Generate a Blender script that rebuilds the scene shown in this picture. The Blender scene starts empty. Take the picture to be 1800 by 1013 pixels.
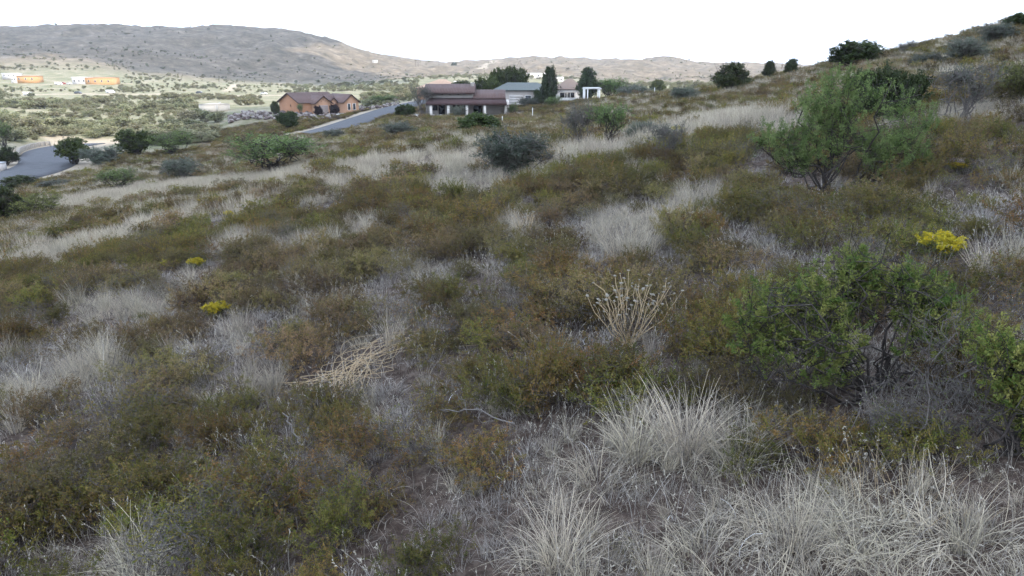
import bpy, math, random
import numpy as np
from mathutils import Vector
R = math.radians
sc = bpy.context.scene
RNG = np.random.default_rng(7)
random.seed(7)

# ------------------------------------------------------------------ camera, sky, sun, exposure
F = 1200.0; CX, CY = 900.0, 506.5            # focal length and centre in photograph pixels
PITCH = math.atan((CY - 120.0) / F)          # horizon on row 120
CAM_H = 3.0
cam = bpy.data.objects.new('camera', bpy.data.cameras.new('camera'))
sc.collection.objects.link(cam)
cam.data.sensor_width = 36.0; cam.data.lens = 36.0 * F / 1800.0
cam.data.clip_start = 0.1; cam.data.clip_end = 20000
cam.location = (0, 0, CAM_H); cam.rotation_euler = (math.pi / 2 - PITCH, 0, 0)
sc.camera = cam

SUN = Vector((0.50, -0.52, 0.74)).normalized()          # towards the sun, behind the camera on the right
w = bpy.data.worlds.new('World'); sc.world = w; w.use_nodes = True
nt = w.node_tree; nt.nodes.clear()
o_ = nt.nodes.new('ShaderNodeOutputWorld'); bg = nt.nodes.new('ShaderNodeBackground')
sky = nt.nodes.new('ShaderNodeTexSky'); sky.sky_type = 'NISHITA'; sky.sun_disc = False
sky.sun_elevation = math.asin(SUN.z); sky.sun_rotation = math.atan2(SUN.x, SUN.y)
sky.air_density = 1.0; sky.dust_density = 2.0
tc = nt.nodes.new('ShaderNodeTexCoord'); mp = nt.nodes.new('ShaderNodeMapping'); mp.inputs['Scale'].default_value = (1, 1, 2.2)
nz = nt.nodes.new('ShaderNodeTexNoise'); nz.inputs['Scale'].default_value = 2.2; nz.inputs['Detail'].default_value = 6
rp = nt.nodes.new('ShaderNodeValToRGB'); rp.color_ramp.elements[0].position = 0.30; rp.color_ramp.elements[1].position = 0.56
mx = nt.nodes.new('ShaderNodeMixRGB'); mx.inputs['Color2'].default_value = (7.4, 8.8, 11.2, 1)   # broken bright cloud deck
L = nt.links.new
L(tc.outputs['Generated'], mp.inputs['Vector']); L(mp.outputs['Vector'], nz.inputs['Vector'])
L(nz.outputs['Fac'], rp.inputs['Fac']); L(rp.outputs['Color'], mx.inputs['Fac'])
L(sky.outputs['Color'], mx.inputs['Color1']); L(mx.outputs['Color'], bg.inputs['Color'])
bg.inputs['Strength'].default_value = 0.15
L(bg.outputs['Background'], o_.inputs['Surface'])
sl = bpy.data.lights.new('sun', 'SUN'); sl.energy = 3.4; sl.angle = R(0.55); sl.color = (1, 0.94, 0.85)
sun = bpy.data.objects.new('sun', sl); sc.collection.objects.link(sun)
sun.rotation_euler = SUN.to_track_quat('Z', 'Y').to_euler(); sun.location = (50, -50, 80)
vs = sc.view_settings; vs.view_transform = 'Standard'; vs.look = 'None'; vs.gamma = 1; vs.use_curve_mapping = False
vs.exposure = 1.12
sc.cycles.max_bounces = 4; sc.cycles.diffuse_bounces = 3; sc.cycles.transmission_bounces = 4; sc.cycles.transparent_max_bounces = 4
sc.cycles.use_denoising = True; sc.cycles.denoiser = 'OPENIMAGEDENOISE'; sc.cycles.denoising_input_passes = 'RGB_ALBEDO_NORMAL'; sc.cycles.denoising_prefilter = 'ACCURATE'; sc.cycles.use_adaptive_sampling = True; sc.cycles.adaptive_threshold = 0.028; sc.cycles.adaptive_min_samples = 16

# ------------------------------------------------------------------ pixel <-> world helpers
cp, sp_ = math.cos(PITCH), math.sin(PITCH)
def ray(px, py):
    a = (np.asarray(px, float) - CX) / F; b = (np.asarray(py, float) - CY) / F
    return a, cp - b * sp_, -sp_ - b * cp        # x, y, z of the direction
def slope(px, py):                               # (x/y, z/y)
    x, y, z = ray(px, py); return x / y, z / y
def project(x, y, z):
    z = z - CAM_H
    d = y * cp - z * sp_; u = y * sp_ + z * cp
    d = np.where(d > 0.05, d, 0.05)
    return CX + F * x / d, CY - F * u / d

def hash2(i, j, s=0):
    n = (i * 374761393 + j * 668265263 + s * 144269) & 0xffffffff
    n = ((n ^ (n >> 13)) * 1274126177) & 0xffffffff
    return ((n ^ (n >> 16)) & 0xffff) / 65535.0
def vnoise(x, y, s=0):
    x = np.asarray(x, float); y = np.asarray(y, float)
    i = np.floor(x).astype(np.int64); j = np.floor(y).astype(np.int64)
    f = x - i; g = y - j; f = f * f * (3 - 2 * f); g = g * g * (3 - 2 * g)
    return (hash2(i, j, s) * (1 - f) + hash2(i + 1, j, s) * f) * (1 - g) + (hash2(i, j + 1, s) * (1 - f) + hash2(i + 1, j + 1, s) * f) * g
def fbm(x, y, s=0, o=4):
    t = 0; a = 0.5
    for k in range(o):
        t = t + a * (vnoise(x, y, s + k) - 0.5); x = x * 2.03 + 3.1; y = y * 2.03 + 7.7; a *= 0.5
    return t
def sstep(a, b, x):
    t = np.clip((x - a) / (b - a), 0, 1); return t * t * (3 - 2 * t)

# ------------------------------------------------------------------ terrain: spline through surveyed points (pixel row, distance)
SX, SY = 0.17, -0.03
def plane_z(x, y): return SX * x + SY * y
CTRL = []
for r in (4, 7, 12, 20, 32):
    for t in np.linspace(-0.8, 0.8, 9):
        x, y = r * math.sin(t), r * math.cos(t); CTRL.append((t, math.log(r), (plane_z(x, y) - CAM_H) / r))
for px, py, Y in [
    # near hillside further out, down to the left hand road
    (0, 385, 45), (60, 330, 72), (100, 290, 95), (0, 318, 84), (130, 265, 116), (60, 258, 122), (0, 262, 118), (200, 335, 57), (250, 275, 108), (320, 318, 70), (320, 268, 112), (230, 250, 138), (110, 243, 140),
    (450, 300, 60), (450, 255, 90), (560, 237, 118), (640, 206, 150), (700, 190, 166), (740, 180, 182), (600, 215, 150), (420, 218, 190),
    (620, 275, 50), (700, 240, 74), (760, 225, 88), (840, 238, 52), (820, 204, 135), (730, 206, 128), (900, 200, 140), (900, 270, 32), (1000, 262, 36), (1000, 205, 100),
    (1000, 186, 130), (1100, 240, 42), (1100, 195, 80), (1100, 172, 115), (1180, 168, 105), (1250, 158, 95), (1200, 215, 48), (1300, 205, 46), (1300, 150, 90),
    (1350, 140, 84), (1430, 126, 78), (1430, 180, 45), (1500, 107, 76), (1560, 101, 72), (1600, 150, 42), (1700, 190, 30), (1650, 82, 74), (1700, 65, 76), (1800, 36, 82), (1790, 110, 46), (1900, 10, 86),
    # hidden ground beyond the crest
    (1180, 185, 170), (1300, 175, 160), (1430, 165, 150), (1560, 150, 150), (1700, 130, 150), (1850, 110, 160), (1300, 150, 400), (1500, 140, 400), (1750, 125, 400),
    # valley floor
    (0, 225, 175), (100, 220, 215), (0, 190, 290), (200, 205, 250), (200, 180, 340), (377, 194, 262), (300, 190, 290), (545, 199, 200), (620, 197, 212), (470, 205, 196), (50, 168, 450), (200, 165, 470), (350, 165, 480), (480, 166, 480),
    (650, 165, 420), (600, 155, 560), (160, 148, 560), (20, 143, 600), (300, 146, 620), (450, 148, 640), (560, 180, 300),
    (880, 187, 172), (930, 186, 176), (1000, 180, 180), (780, 176, 215), (760, 160, 330), (860, 160, 300), (850, 145, 520), (960, 150, 420), (940, 134, 760), (700, 140, 760), (1080, 160, 300), (1080, 150, 560),
    # foothills, left hill, saddle and the far ridge
    (0, 100, 820), (60, 104, 800), (130, 105, 800), (250, 127, 820), (400, 140, 850), (550, 147, 880), (680, 142, 900),
    (-150, 50, 1250), (0, 53, 1250), (80, 54, 1250), (150, 51, 1250), (250, 56, 1250), (350, 59, 1230), (430, 61, 1200), (480, 68, 1190), (550, 82, 1180), (590, 95, 1180), (640, 106, 1200), (690, 115, 1220), (740, 122, 1250), (800, 120, 1350),
    (150, 80, 1020), (350, 95, 1020), (500, 115, 1030), (0, 78, 1020), (620, 125, 1050),
    (850, 113, 1500), (890, 108, 1550), (940, 103, 1600), (1000, 107, 1600), (1060, 110, 1600), (1120, 109, 1600), (1190, 109, 1600), (1240, 116, 1620), (1300, 117, 1650), (1350, 117, 1650), (1400, 114, 1650), (1440, 121, 1650), (1520, 128, 1700), (1700, 128, 1700),
    (900, 128, 1150), (1000, 130, 1150), (1150, 132, 1150), (1300, 134, 1150), (850, 133, 900), (1050, 142, 900), (1250, 145, 900),
    (0, 108, 2400), (300, 112, 2400), (600, 118, 2400), (800, 122, 2400), (1000, 122, 2400), (1300, 122, 2600), (1700, 122, 2600), (0, 120, 5000), (450, 120, 5000), (900, 120, 5000), (1350, 120, 5000), (1800, 120, 5000)]:
    x, z = slope(px, py); CTRL.append((math.atan2(x, 1), math.log(Y * math.hypot(1, x)), z / math.hypot(1, x)))
CTRL = np.array(CTRL); KT = 3.2
def _phi(r2): return 0.5 * r2 * np.log(r2 + 1e-9)
_P = np.c_[CTRL[:, 0] * KT, CTRL[:, 1]]; _n = len(_P)
_K = _phi(((_P[:, None] - _P[None]) ** 2).sum(-1)) + np.eye(_n) * 2e-3
_A = np.zeros((_n + 3, _n + 3)); _A[:_n, :_n] = _K; _A[:_n, _n] = 1; _A[:_n, _n + 1:] = _P; _A[_n, :_n] = 1; _A[_n + 1:, :_n] = _P.T
_W = np.linalg.solve(_A, np.r_[CTRL[:, 2], 0, 0, 0])
def base_height(x, y):
    x = np.atleast_1d(np.asarray(x, float)); y = np.atleast_1d(np.asarray(y, float))
    r = np.hypot(x, y) + 1e-6; t = np.arctan2(x, y)
    tt = np.clip(t, -0.8, 0.8) * KT; lr = np.log(np.clip(r, 3, 6000)); s = np.zeros_like(r)
    for k in range(0, len(r), 20000):
        q = np.c_[tt[k:k + 20000], lr[k:k + 20000]]
        s[k:k + 20000] = _phi(((q[:, None] - _P[None]) ** 2).sum(-1)) @ _W[:_n] + _W[_n] + q @ _W[_n + 1:]
    z = CAM_H + s * r
    zp = plane_z(x, y)
    m = sstep(6, 14, r); z = zp * (1 - m) + z * m
    b = sstep(0.85, 1.5, np.abs(t)); z = z * (1 - b) + 40 * np.tanh(zp / 40) * b
    z = z + fbm(x / 2.2, y / 2.2, 3) * 0.22 * sstep(2, 5, r) * (1 - sstep(80, 200, r)) + fbm(x / 45, y / 45, 9) * 3.0 * sstep(200, 700, r) * (1 - sstep(1500, 2500, r)) + (fbm(x / 120, y / 120, 5, 5) * 22 - 9 * np.abs(fbm(x / 70, y / 150, 25, 4)) * 4 + 5) * sstep(850, 1100, r) * (1 - sstep(1900, 2500, r))
    return z
CARVE = []      # (polyline Nx3, half width, blend)
PADS = []       # (x, y, radius, z)
def height(x, y):
    x = np.atleast_1d(np.asarray(x, float)); y = np.atleast_1d(np.asarray(y, float))
    z = base_height(x, y)
    for (px_, py_, pr, pz) in PADS:
        m = 1 - sstep(pr, pr * 1.5, np.hypot(x - px_, y - py_)); z = z * (1 - m) + pz * m
    for pl, hw, bl in CARVE:
        lo = pl[:, :2].min(0) - hw - bl; hi = pl[:, :2].max(0) + hw + bl
        sel = np.where((x > lo[0]) & (x < hi[0]) & (y > lo[1]) & (y < hi[1]))[0]
        if len(sel) == 0: continue
        xs, ys = x[sel], y[sel]; best = np.full(len(sel), 1e9); bz = np.zeros(len(sel))
        for a, b in zip(pl[:-1], pl[1:]):
            d = b - a; t = np.clip(((xs - a[0]) * d[0] + (ys - a[1]) * d[1]) / (d[0] ** 2 + d[1] ** 2), 0, 1)
            dd = np.hypot(xs - a[0] - t * d[0], ys - a[1] - t * d[1]); zz = a[2] + t * d[2]
            k = dd < best; best[k] = dd[k]; bz[k] = zz[k]
        m = 1 - sstep(hw, hw + bl, best); z[sel] = z[sel] * (1 - m) + (bz - 0.05) * m
    return z
def hz(x, y): return float(height(x, y)[0])
def at(px, py, lo=2.0, hi=2500.0):
    """first ground point seen through a photograph pixel"""
    x, y, z = ray(px, py); n = math.hypot(x, y)
    rr = np.exp(np.linspace(math.log(lo), math.log(hi), 700)); X = rr * x / n; Y = rr * y / n; Z = CAM_H + rr * z / n
    h = height(X, Y); k = np.where(Z <= h)[0]
    i = k[0] if len(k) else int(np.argmin(Z - h)) 
    if i > 0 and len(k):
        a = Z[i - 1] - h[i - 1]; b = Z[i] - h[i]; t = a / (a - b + 1e-12)
        X_, Y_ = X[i - 1] + t * (X[i] - X[i - 1]), Y[i - 1] + t * (Y[i] - Y[i - 1])
    else: X_, Y_ = X[i], Y[i]
    return Vector((X_, Y_, hz(X_, Y_)))
def fixed(px, py, Y):
    x, z = slope(px, py); return Vector((x * Y, Y, CAM_H + z * Y))

def catmull(P, n=8):
    P = [np.array(p, float) for p in P]; P = [2 * P[0] - P[1]] + P + [2 * P[-1] - P[-2]]; out = []
    for i in range(1, len(P) - 2):
        for t in np.linspace(0, 1, n, endpoint=False):
            out.append(0.5 * (2 * P[i] + (P[i + 1] - P[i - 1]) * t + (2 * P[i - 1] - 5 * P[i] + 4 * P[i + 1] - P[i + 2]) * t * t + (3 * P[i] - P[i - 1] - 3 * P[i + 1] + P[i + 2]) * t ** 3))
    out.append(P[-2]); return np.array(out)
ROAD_UP = catmull([fixed(*p) for p in [(530, 243, 114), (560, 234, 122), (595, 224, 134), (645, 207, 150), (700, 189, 172), (760, 176, 205)]])
ROAD_LOW = catmull([fixed(*p) for p in [(-120, 350, 70), (-10, 318, 80), (50, 303, 88), (84, 288, 97), (84, 275, 107), (92, 265, 118), (118, 258, 130), (150, 253, 142)]])
CARVE += [(ROAD_UP, 4.2, 6), (ROAD_LOW, 5.0, 6)]
PADS += [(*fixed(820, 203, 138)[:2], 11, fixed(820, 203, 138).z), (*fixed(547, 199, 205)[:2], 17, fixed(547, 199, 205).z), (*fixed(920, 187, 178)[:2], 11, fixed(920, 187, 178).z)]

# ------------------------------------------------------------------ object helpers
def tag(o, label=None, cat=None, group=None, kind=None):
    for k, v in (('label', label), ('category', cat), ('group', group), ('kind', kind)):
        if v: o[k] = v
    return o
def link(o, parent=None):
    sc.collection.objects.link(o); o.parent = parent; return o
def empty(name, loc, rz=0, scale=1):
    o = bpy.data.objects.new(name, None); o.location = loc; o.rotation_euler = (0, 0, rz)
    o.scale = scale if hasattr(scale, '__len__') else (scale,) * 3; o.empty_display_size = 0.1
    return link(o)
def mesh_np(name, V, Fc, mats, tint=None, smooth=False, mi=None):
    """V (n,3); Fc list of integer arrays (m,k)"""
    me = bpy.data.meshes.new(name); V = np.asarray(V, np.float32)
    me.vertices.add(len(V)); me.vertices.foreach_set('co', V.ravel())
    Fc = [np.asarray(f) for f in Fc if len(f)]
    tot = np.concatenate([np.full(len(f), f.shape[1]) for f in Fc]); idx = np.concatenate([f.ravel() for f in Fc])
    me.loops.add(len(idx)); me.loops.foreach_set('vertex_index', idx.astype(np.int32))
    me.polygons.add(len(tot)); st = np.concatenate([[0], np.cumsum(tot)[:-1]])
    me.polygons.foreach_set('loop_start', st.astype(np.int32)); me.polygons.foreach_set('loop_total', tot.astype(np.int32))
    if mi is not None: me.polygons.foreach_set('material_index', np.asarray(mi, np.int32))
    if smooth: me.polygons.foreach_set('use_smooth', np.ones(len(tot), bool))
    if tint is not None:
        a = me.attributes.new('tint', 'FLOAT', 'POINT'); a.data.foreach_set('value', np.asarray(tint, np.float32))
    for m in (mats if isinstance(mats, (list, tuple)) else [mats]): me.materials.append(m)
    me.update(calc_edges=True); me.validate(); return me
class MB:
    """collects boxes, prisms and tubes into one mesh"""
    def __init__(s): s.V = []; s.F = {3: [], 4: []}; s.n = 0
    def add(s, V, Fs):
        V = np.asarray(V, float); s.V.append(V)
        for f in Fs: s.F.setdefault(len(f), []).append([i + s.n for i in f])
        s.n += len(V)
    def box(s, x0, x1, y0, y1, z0, z1):
        s.add([(x, y, z) for z in (z0, z1) for x, y in ((x0, y0), (x1, y0), (x1, y1), (x0, y1))], [(3, 2, 1, 0), (4, 5, 6, 7), (0, 1, 5, 4), (1, 2, 6, 5), (2, 3, 7, 6), (3, 0, 4, 7)]); return s
    def prism(s, poly, y0, y1):      # polygon in xz pushed along y
        n = len(poly); V = [(x, y0, z) for x, z in poly] + [(x, y1, z) for x, z in poly]
        s.add(V, [tuple(range(n)), tuple(range(2 * n - 1, n - 1, -1))] + [(i + n, (i + 1) % n + n, (i + 1) % n, i) for i in range(n)]); return s
    def slab(s, a, b, c, d, t):      # a sloping sheet with thickness t
        P = [Vector(p) for p in (a, b, c, d)]; n = (P[1] - P[0]).cross(P[3] - P[0]).normalized() * t
        s.add([p[:] for p in P] + [(p - n)[:] for p in P], [(0, 1, 2, 3), (7, 6, 5, 4), (0, 4, 5, 1), (1, 5, 6, 2), (2, 6, 7, 3), (3, 7, 4, 0)]); return s
    def cyl(s, a, b, r0, r1, k=8, cap=True):
        a = np.array(a, float); b = np.array(b, float); d = b - a; d /= np.linalg.norm(d); u = np.cross(d, (0.3, 0.9, 0.2)); u /= np.linalg.norm(u); v = np.cross(d, u)
        V = [a + r0 * (math.cos(6.2832 * i / k) * u + math.sin(6.2832 * i / k) * v) for i in range(k)] + [b + r1 * (math.cos(6.2832 * i / k) * u + math.sin(6.2832 * i / k) * v) for i in range(k)]
        s.add(V, [(i, (i + 1) % k, (i + 1) % k + k, i + k) for i in range(k)] + ([tuple(range(k - 1, -1, -1)), tuple(range(k, 2 * k))] if cap else [])); return s
    def mesh(s, name, m, smooth=False):
        return mesh_np(name, np.concatenate(s.V), [np.array(f) for f in s.F.values() if f], m, smooth=smooth)
    def build(s, name, m, parent=None, loc=None, smooth=False):
        o = bpy.data.objects.new(name, s.mesh(name, m, smooth)); link(o, parent)
        if loc is not None: o.location = loc
        return o

# ------------------------------------------------------------------ materials
def _new(name):
    m = bpy.data.materials.new(name); m.use_nodes = True; n = m.node_tree; n.nodes.clear()
    out = n.nodes.new('ShaderNodeOutputMaterial'); return m, n, out
def leafmat(name, cols, transl=0.3, var=0.35, hue=0.03, rough=0.7):
    """foliage: colour per leaf from the stored tint, small shift per plant"""
    m, n, out = _new(name); N = n.nodes.new; K = n.links.new
    at_ = N('ShaderNodeAttribute'); at_.attribute_name = 'tint'
    cr = N('ShaderNodeValToRGB'); e = cr.color_ramp.elements
    for i, c in enumerate(cols):
        p = i / (len(cols) - 1)
        el = e[0] if i == 0 else (e[1] if i == len(cols) - 1 else e.new(p)); 
        el.position = p; el.color = (*c, 1)
    K(at_.outputs['Fac'], cr.inputs['Fac'])
    oi = N('ShaderNodeObjectInfo'); hs = N('ShaderNodeHueSaturation')
    a = N('ShaderNodeMapRange'); a.inputs['To Min'].default_value = 1 - var; a.inputs['To Max'].default_value = 1 + var; K(oi.outputs['Random'], a.inputs['Value'])
    wn = N('ShaderNodeTexWhiteNoise'); wn.noise_dimensions = '1D'; K(oi.outputs['Random'], wn.inputs['W'])
    b = N('ShaderNodeMapRange'); b.inputs['To Min'].default_value = 0.5 - hue; b.inputs['To Max'].default_value = 0.5 + hue; K(wn.outputs['Value'], b.inputs['Value'])
    K(cr.outputs['Color'], hs.inputs['Color']); K(a.outputs['Result'], hs.inputs['Value']); K(b.outputs['Result'], hs.inputs['Hue'])
    d = N('ShaderNodeBsdfPrincipled'); d.inputs['Roughness'].default_value = rough; d.inputs['Specular IOR Level'].default_value = 0.25
    t = N('ShaderNodeBsdfTranslucent'); mxs = N('ShaderNodeMixShader'); mxs.inputs['Fac'].default_value = transl
    K(hs.outputs['Color'], d.inputs['Base Color']); K(hs.outputs['Color'], t.inputs['Color'])
    K(d.outputs[0], mxs.inputs[1]); K(t.outputs[0], mxs.inputs[2]); K(mxs.outputs[0], out.inputs['Surface']); return m
def mat(name, c, c2=None, scale=3.0, rough=0.85, bump=0.0, spec=0.25, metal=0.0, stretch=(1, 1, 1)):
    m, n, out = _new(name); N = n.nodes.new; K = n.links.new
    d = N('ShaderNodeBsdfPrincipled'); d.inputs['Roughness'].default_value = rough; d.inputs['Specular IOR Level'].default_value = spec; d.inputs['Metallic'].default_value = metal
    t = N('ShaderNodeTexCoord'); mp = N('ShaderNodeMapping'); mp.inputs['Scale'].default_value = stretch; K(t.outputs['Object'], mp.inputs['Vector'])
    z = N('ShaderNodeTexNoise'); z.inputs['Scale'].default_value = scale; z.inputs['Detail'].default_value = 7; z.inputs['Roughness'].default_value = 0.65; K(mp.outputs['Vector'], z.inputs['Vector'])
    r = N('ShaderNodeValToRGB'); r.color_ramp.elements[0].position = 0.32; r.color_ramp.elements[1].position = 0.68
    r.color_ramp.elements[0].color = (*(c2 or tuple(v * 0.78 for v in c)), 1); r.color_ramp.elements[1].color = (*c, 1)
    K(z.outputs['Fac'], r.inputs['Fac']); K(r.outputs['Color'], d.inputs['Base Color'])
    if bump:
        bp = N('ShaderNodeBump'); bp.inputs['Strength'].default_value = bump; bp.inputs['Distance'].default_value = 0.05; K(z.outputs['Fac'], bp.inputs['Height']); K(bp.outputs['Normal'], d.inputs['Normal'])
    K(d.outputs[0], out.inputs['Surface']); return m

def ground_material():
    m, n, out = _new('ground_soil'); N = n.nodes.new; K = n.links.new
    geo = N('ShaderNodeNewGeometry'); d = N('ShaderNodeBsdfPrincipled'); d.inputs['Roughness'].default_value = 0.95; d.inputs['Specular IOR Level'].default_value = 0.15
    def noise(scale, det=6, rough=0.6):
        z = N('ShaderNodeTexNoise'); z.inputs['Scale'].default_value = scale; z.inputs['Detail'].default_value = det; z.inputs['Roughness'].default_value = rough; K(geo.outputs['Position'], z.inputs['Vector']); return z
    def ramp(src, stops):
        r = N('ShaderNodeValToRGB'); e = r.color_ramp.elements
        while len(e) < len(stops): e.new(0.5)
        for el, (p, c) in zip(e, stops): el.position = p; el.color = (*c, 1)
        K(src, r.inputs['Fac']); return r
    def mix(f, a, b):
        q = N('ShaderNodeMixRGB'); K(f, q.inputs['Fac']); K(a, q.inputs['Color1']); K(b, q.inputs['Color2']); return q.outputs['Color']
    # hillside: dark reddish soil with grey litter
    soil = ramp(noise(9, 4, 0.7).outputs['Fac'], [(0.3, (0.03, 0.021, 0.016)), (0.5, (0.06, 0.043, 0.034)), (0.66, (0.125, 0.098, 0.08))])
    scrub = ramp(noise(0.55, 5, 0.72).outputs['Fac'], [(0.34, (0.055, 0.048, 0.022)), (0.5, (0.10, 0.075, 0.042)), (0.62, (0.16, 0.13, 0.095)), (0.72, (0.34, 0.31, 0.26))])
    # valley: pale dry grass and sand with olive scrub
    val = ramp(noise(0.075, 7, 0.82).outputs['Fac'], [(0.36, (0.095, 0.105, 0.052)), (0.46, (0.145, 0.145, 0.08)), (0.55, (0.22, 0.195, 0.13)), (0.68, (0.31, 0.27, 0.205))])
    hill = ramp(noise(0.045, 7, 0.85).outputs['Fac'], [(0.37, (0.045, 0.042, 0.026)), (0.46, (0.10, 0.08, 0.052)), (0.56, (0.155, 0.122, 0.083)), (0.69, (0.29, 0.24, 0.18))])
    def attr(nm):
        a = N('ShaderNodeAttribute'); a.attribute_name = nm; return a.outputs['Fac']
    c = mix(attr('far_scrub'), soil.outputs['Color'], scrub.outputs['Color'])
    c = mix(attr('valley'), c, val.outputs['Color']); c = mix(attr('hill'), c, hill.outputs['Color'])
    sand = N('ShaderNodeRGB'); sand.outputs[0].default_value = (0.31, 0.26, 0.195, 1)
    c = mix(attr('sand'), c, sand.outputs[0])
    K(c, d.inputs['Base Color'])
    bp = N('ShaderNodeBump'); bp.inputs['Strength'].default_value = 0.6; bp.inputs['Distance'].default_value = 0.06; K(noise(14, 3, 0.7).outputs['Fac'], bp.inputs['Height']); K(bp.outputs['Normal'], d.inputs['Normal'])
    K(d.outputs[0], out.inputs['Surface']); return m

M = {}
M['ground'] = ground_material()
M['asphalt'] = mat('asphalt', (0.085, 0.087, 0.095), (0.06, 0.062, 0.068), 1.2, 0.9)
M['sand'] = mat('sand_verge', (0.40, 0.34, 0.26), (0.30, 0.25, 0.19), 2, 0.95)
M['bark'] = mat('dark_bark', (0.060, 0.050, 0.044), (0.03, 0.026, 0.024), 30, 0.9)
M['greybark'] = mat('grey_bark', (0.15, 0.135, 0.12), (0.08, 0.07, 0.065), 30, 0.9)
M['olive'] = leafmat('low_shrub_leaf', [(0.075, 0.092, 0.012), (0.13, 0.142, 0.016), (0.185, 0.18, 0.024), (0.21, 0.165, 0.03), (0.215, 0.135, 0.045)], 0.3, 0.42, 0.035)
M['rust'] = leafmat('rusty_shrub_leaf', [(0.095, 0.088, 0.016), (0.145, 0.115, 0.024), (0.18, 0.12, 0.036), (0.20, 0.128, 0.056), (0.24, 0.165, 0.09)], 0.3, 0.42, 0.025)
M['twig'] = mat('shrub_twig', (0.10, 0.082, 0.075), (0.055, 0.045, 0.042), 40, 0.9)
M['straw'] = leafmat('dry_grass_blade', [(0.17, 0.155, 0.14), (0.31, 0.293, 0.272), (0.45, 0.432, 0.41), (0.60, 0.58, 0.555), (0.56, 0.49, 0.36)], 0.25, 0.22, 0.01)
M['cream'] = leafmat('far_straw', [(0.22, 0.195, 0.155), (0.36, 0.325, 0.265), (0.48, 0.44, 0.37), (0.52, 0.455, 0.34)], 0.25, 0.25, 0.012)
M['greygrass'] = leafmat('grey_grass_blade', [(0.11, 0.094, 0.08), (0.22, 0.20, 0.178), (0.34, 0.315, 0.285), (0.50, 0.47, 0.43)], 0.25, 0.2, 0.01)
M['litter'] = leafmat('dead_litter', [(0.03, 0.023, 0.018), (0.07, 0.056, 0.046), (0.13, 0.108, 0.09), (0.28, 0.25, 0.21)], 0.1, 0.25, 0.01)
M['mesq'] = leafmat('mesquite_leaf', [(0.075, 0.12, 0.035), (0.12, 0.18, 0.055), (0.165, 0.225, 0.075), (0.21, 0.26, 0.09)], 0.35, 0.15, 0.015)
M['acac'] = leafmat('acacia_leaf', [(0.06, 0.11, 0.02), (0.11, 0.175, 0.03), (0.165, 0.22, 0.04), (0.25, 0.24, 0.065)], 0.35, 0.15, 0.015)
M['jun'] = leafmat('juniper_leaf', [(0.018, 0.032, 0.011), (0.03, 0.05, 0.016), (0.048, 0.068, 0.022), (0.065, 0.08, 0.028)], 0.15, 0.2, 0.02)
M['grey'] = leafmat('grey_green_leaf', [(0.05, 0.07, 0.045), (0.085, 0.11, 0.075), (0.12, 0.14, 0.10), (0.17, 0.18, 0.14)], 0.25, 0.25, 0.03)
M['valleyleaf'] = leafmat('valley_scrub_leaf', [(0.12, 0.13, 0.065), (0.17, 0.185, 0.095), (0.22, 0.225, 0.115), (0.28, 0.26, 0.15)], 0.25, 0.3, 0.03)
M['yellow'] = leafmat('yellow_blossom', [(0.44, 0.33, 0.012), (0.55, 0.42, 0.015), (0.66, 0.50, 0.02), (0.28, 0.26, 0.03)], 0.2, 0.12, 0.01)
M['seed'] = leafmat('dry_seed_head', [(0.30, 0.275, 0.22), (0.42, 0.385, 0.315), (0.52, 0.48, 0.40)], 0.2, 0.1, 0.005)
M['stalk'] = mat('dry_stalk', (0.50, 0.385, 0.23), (0.33, 0.255, 0.16), 12, 0.85)

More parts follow.
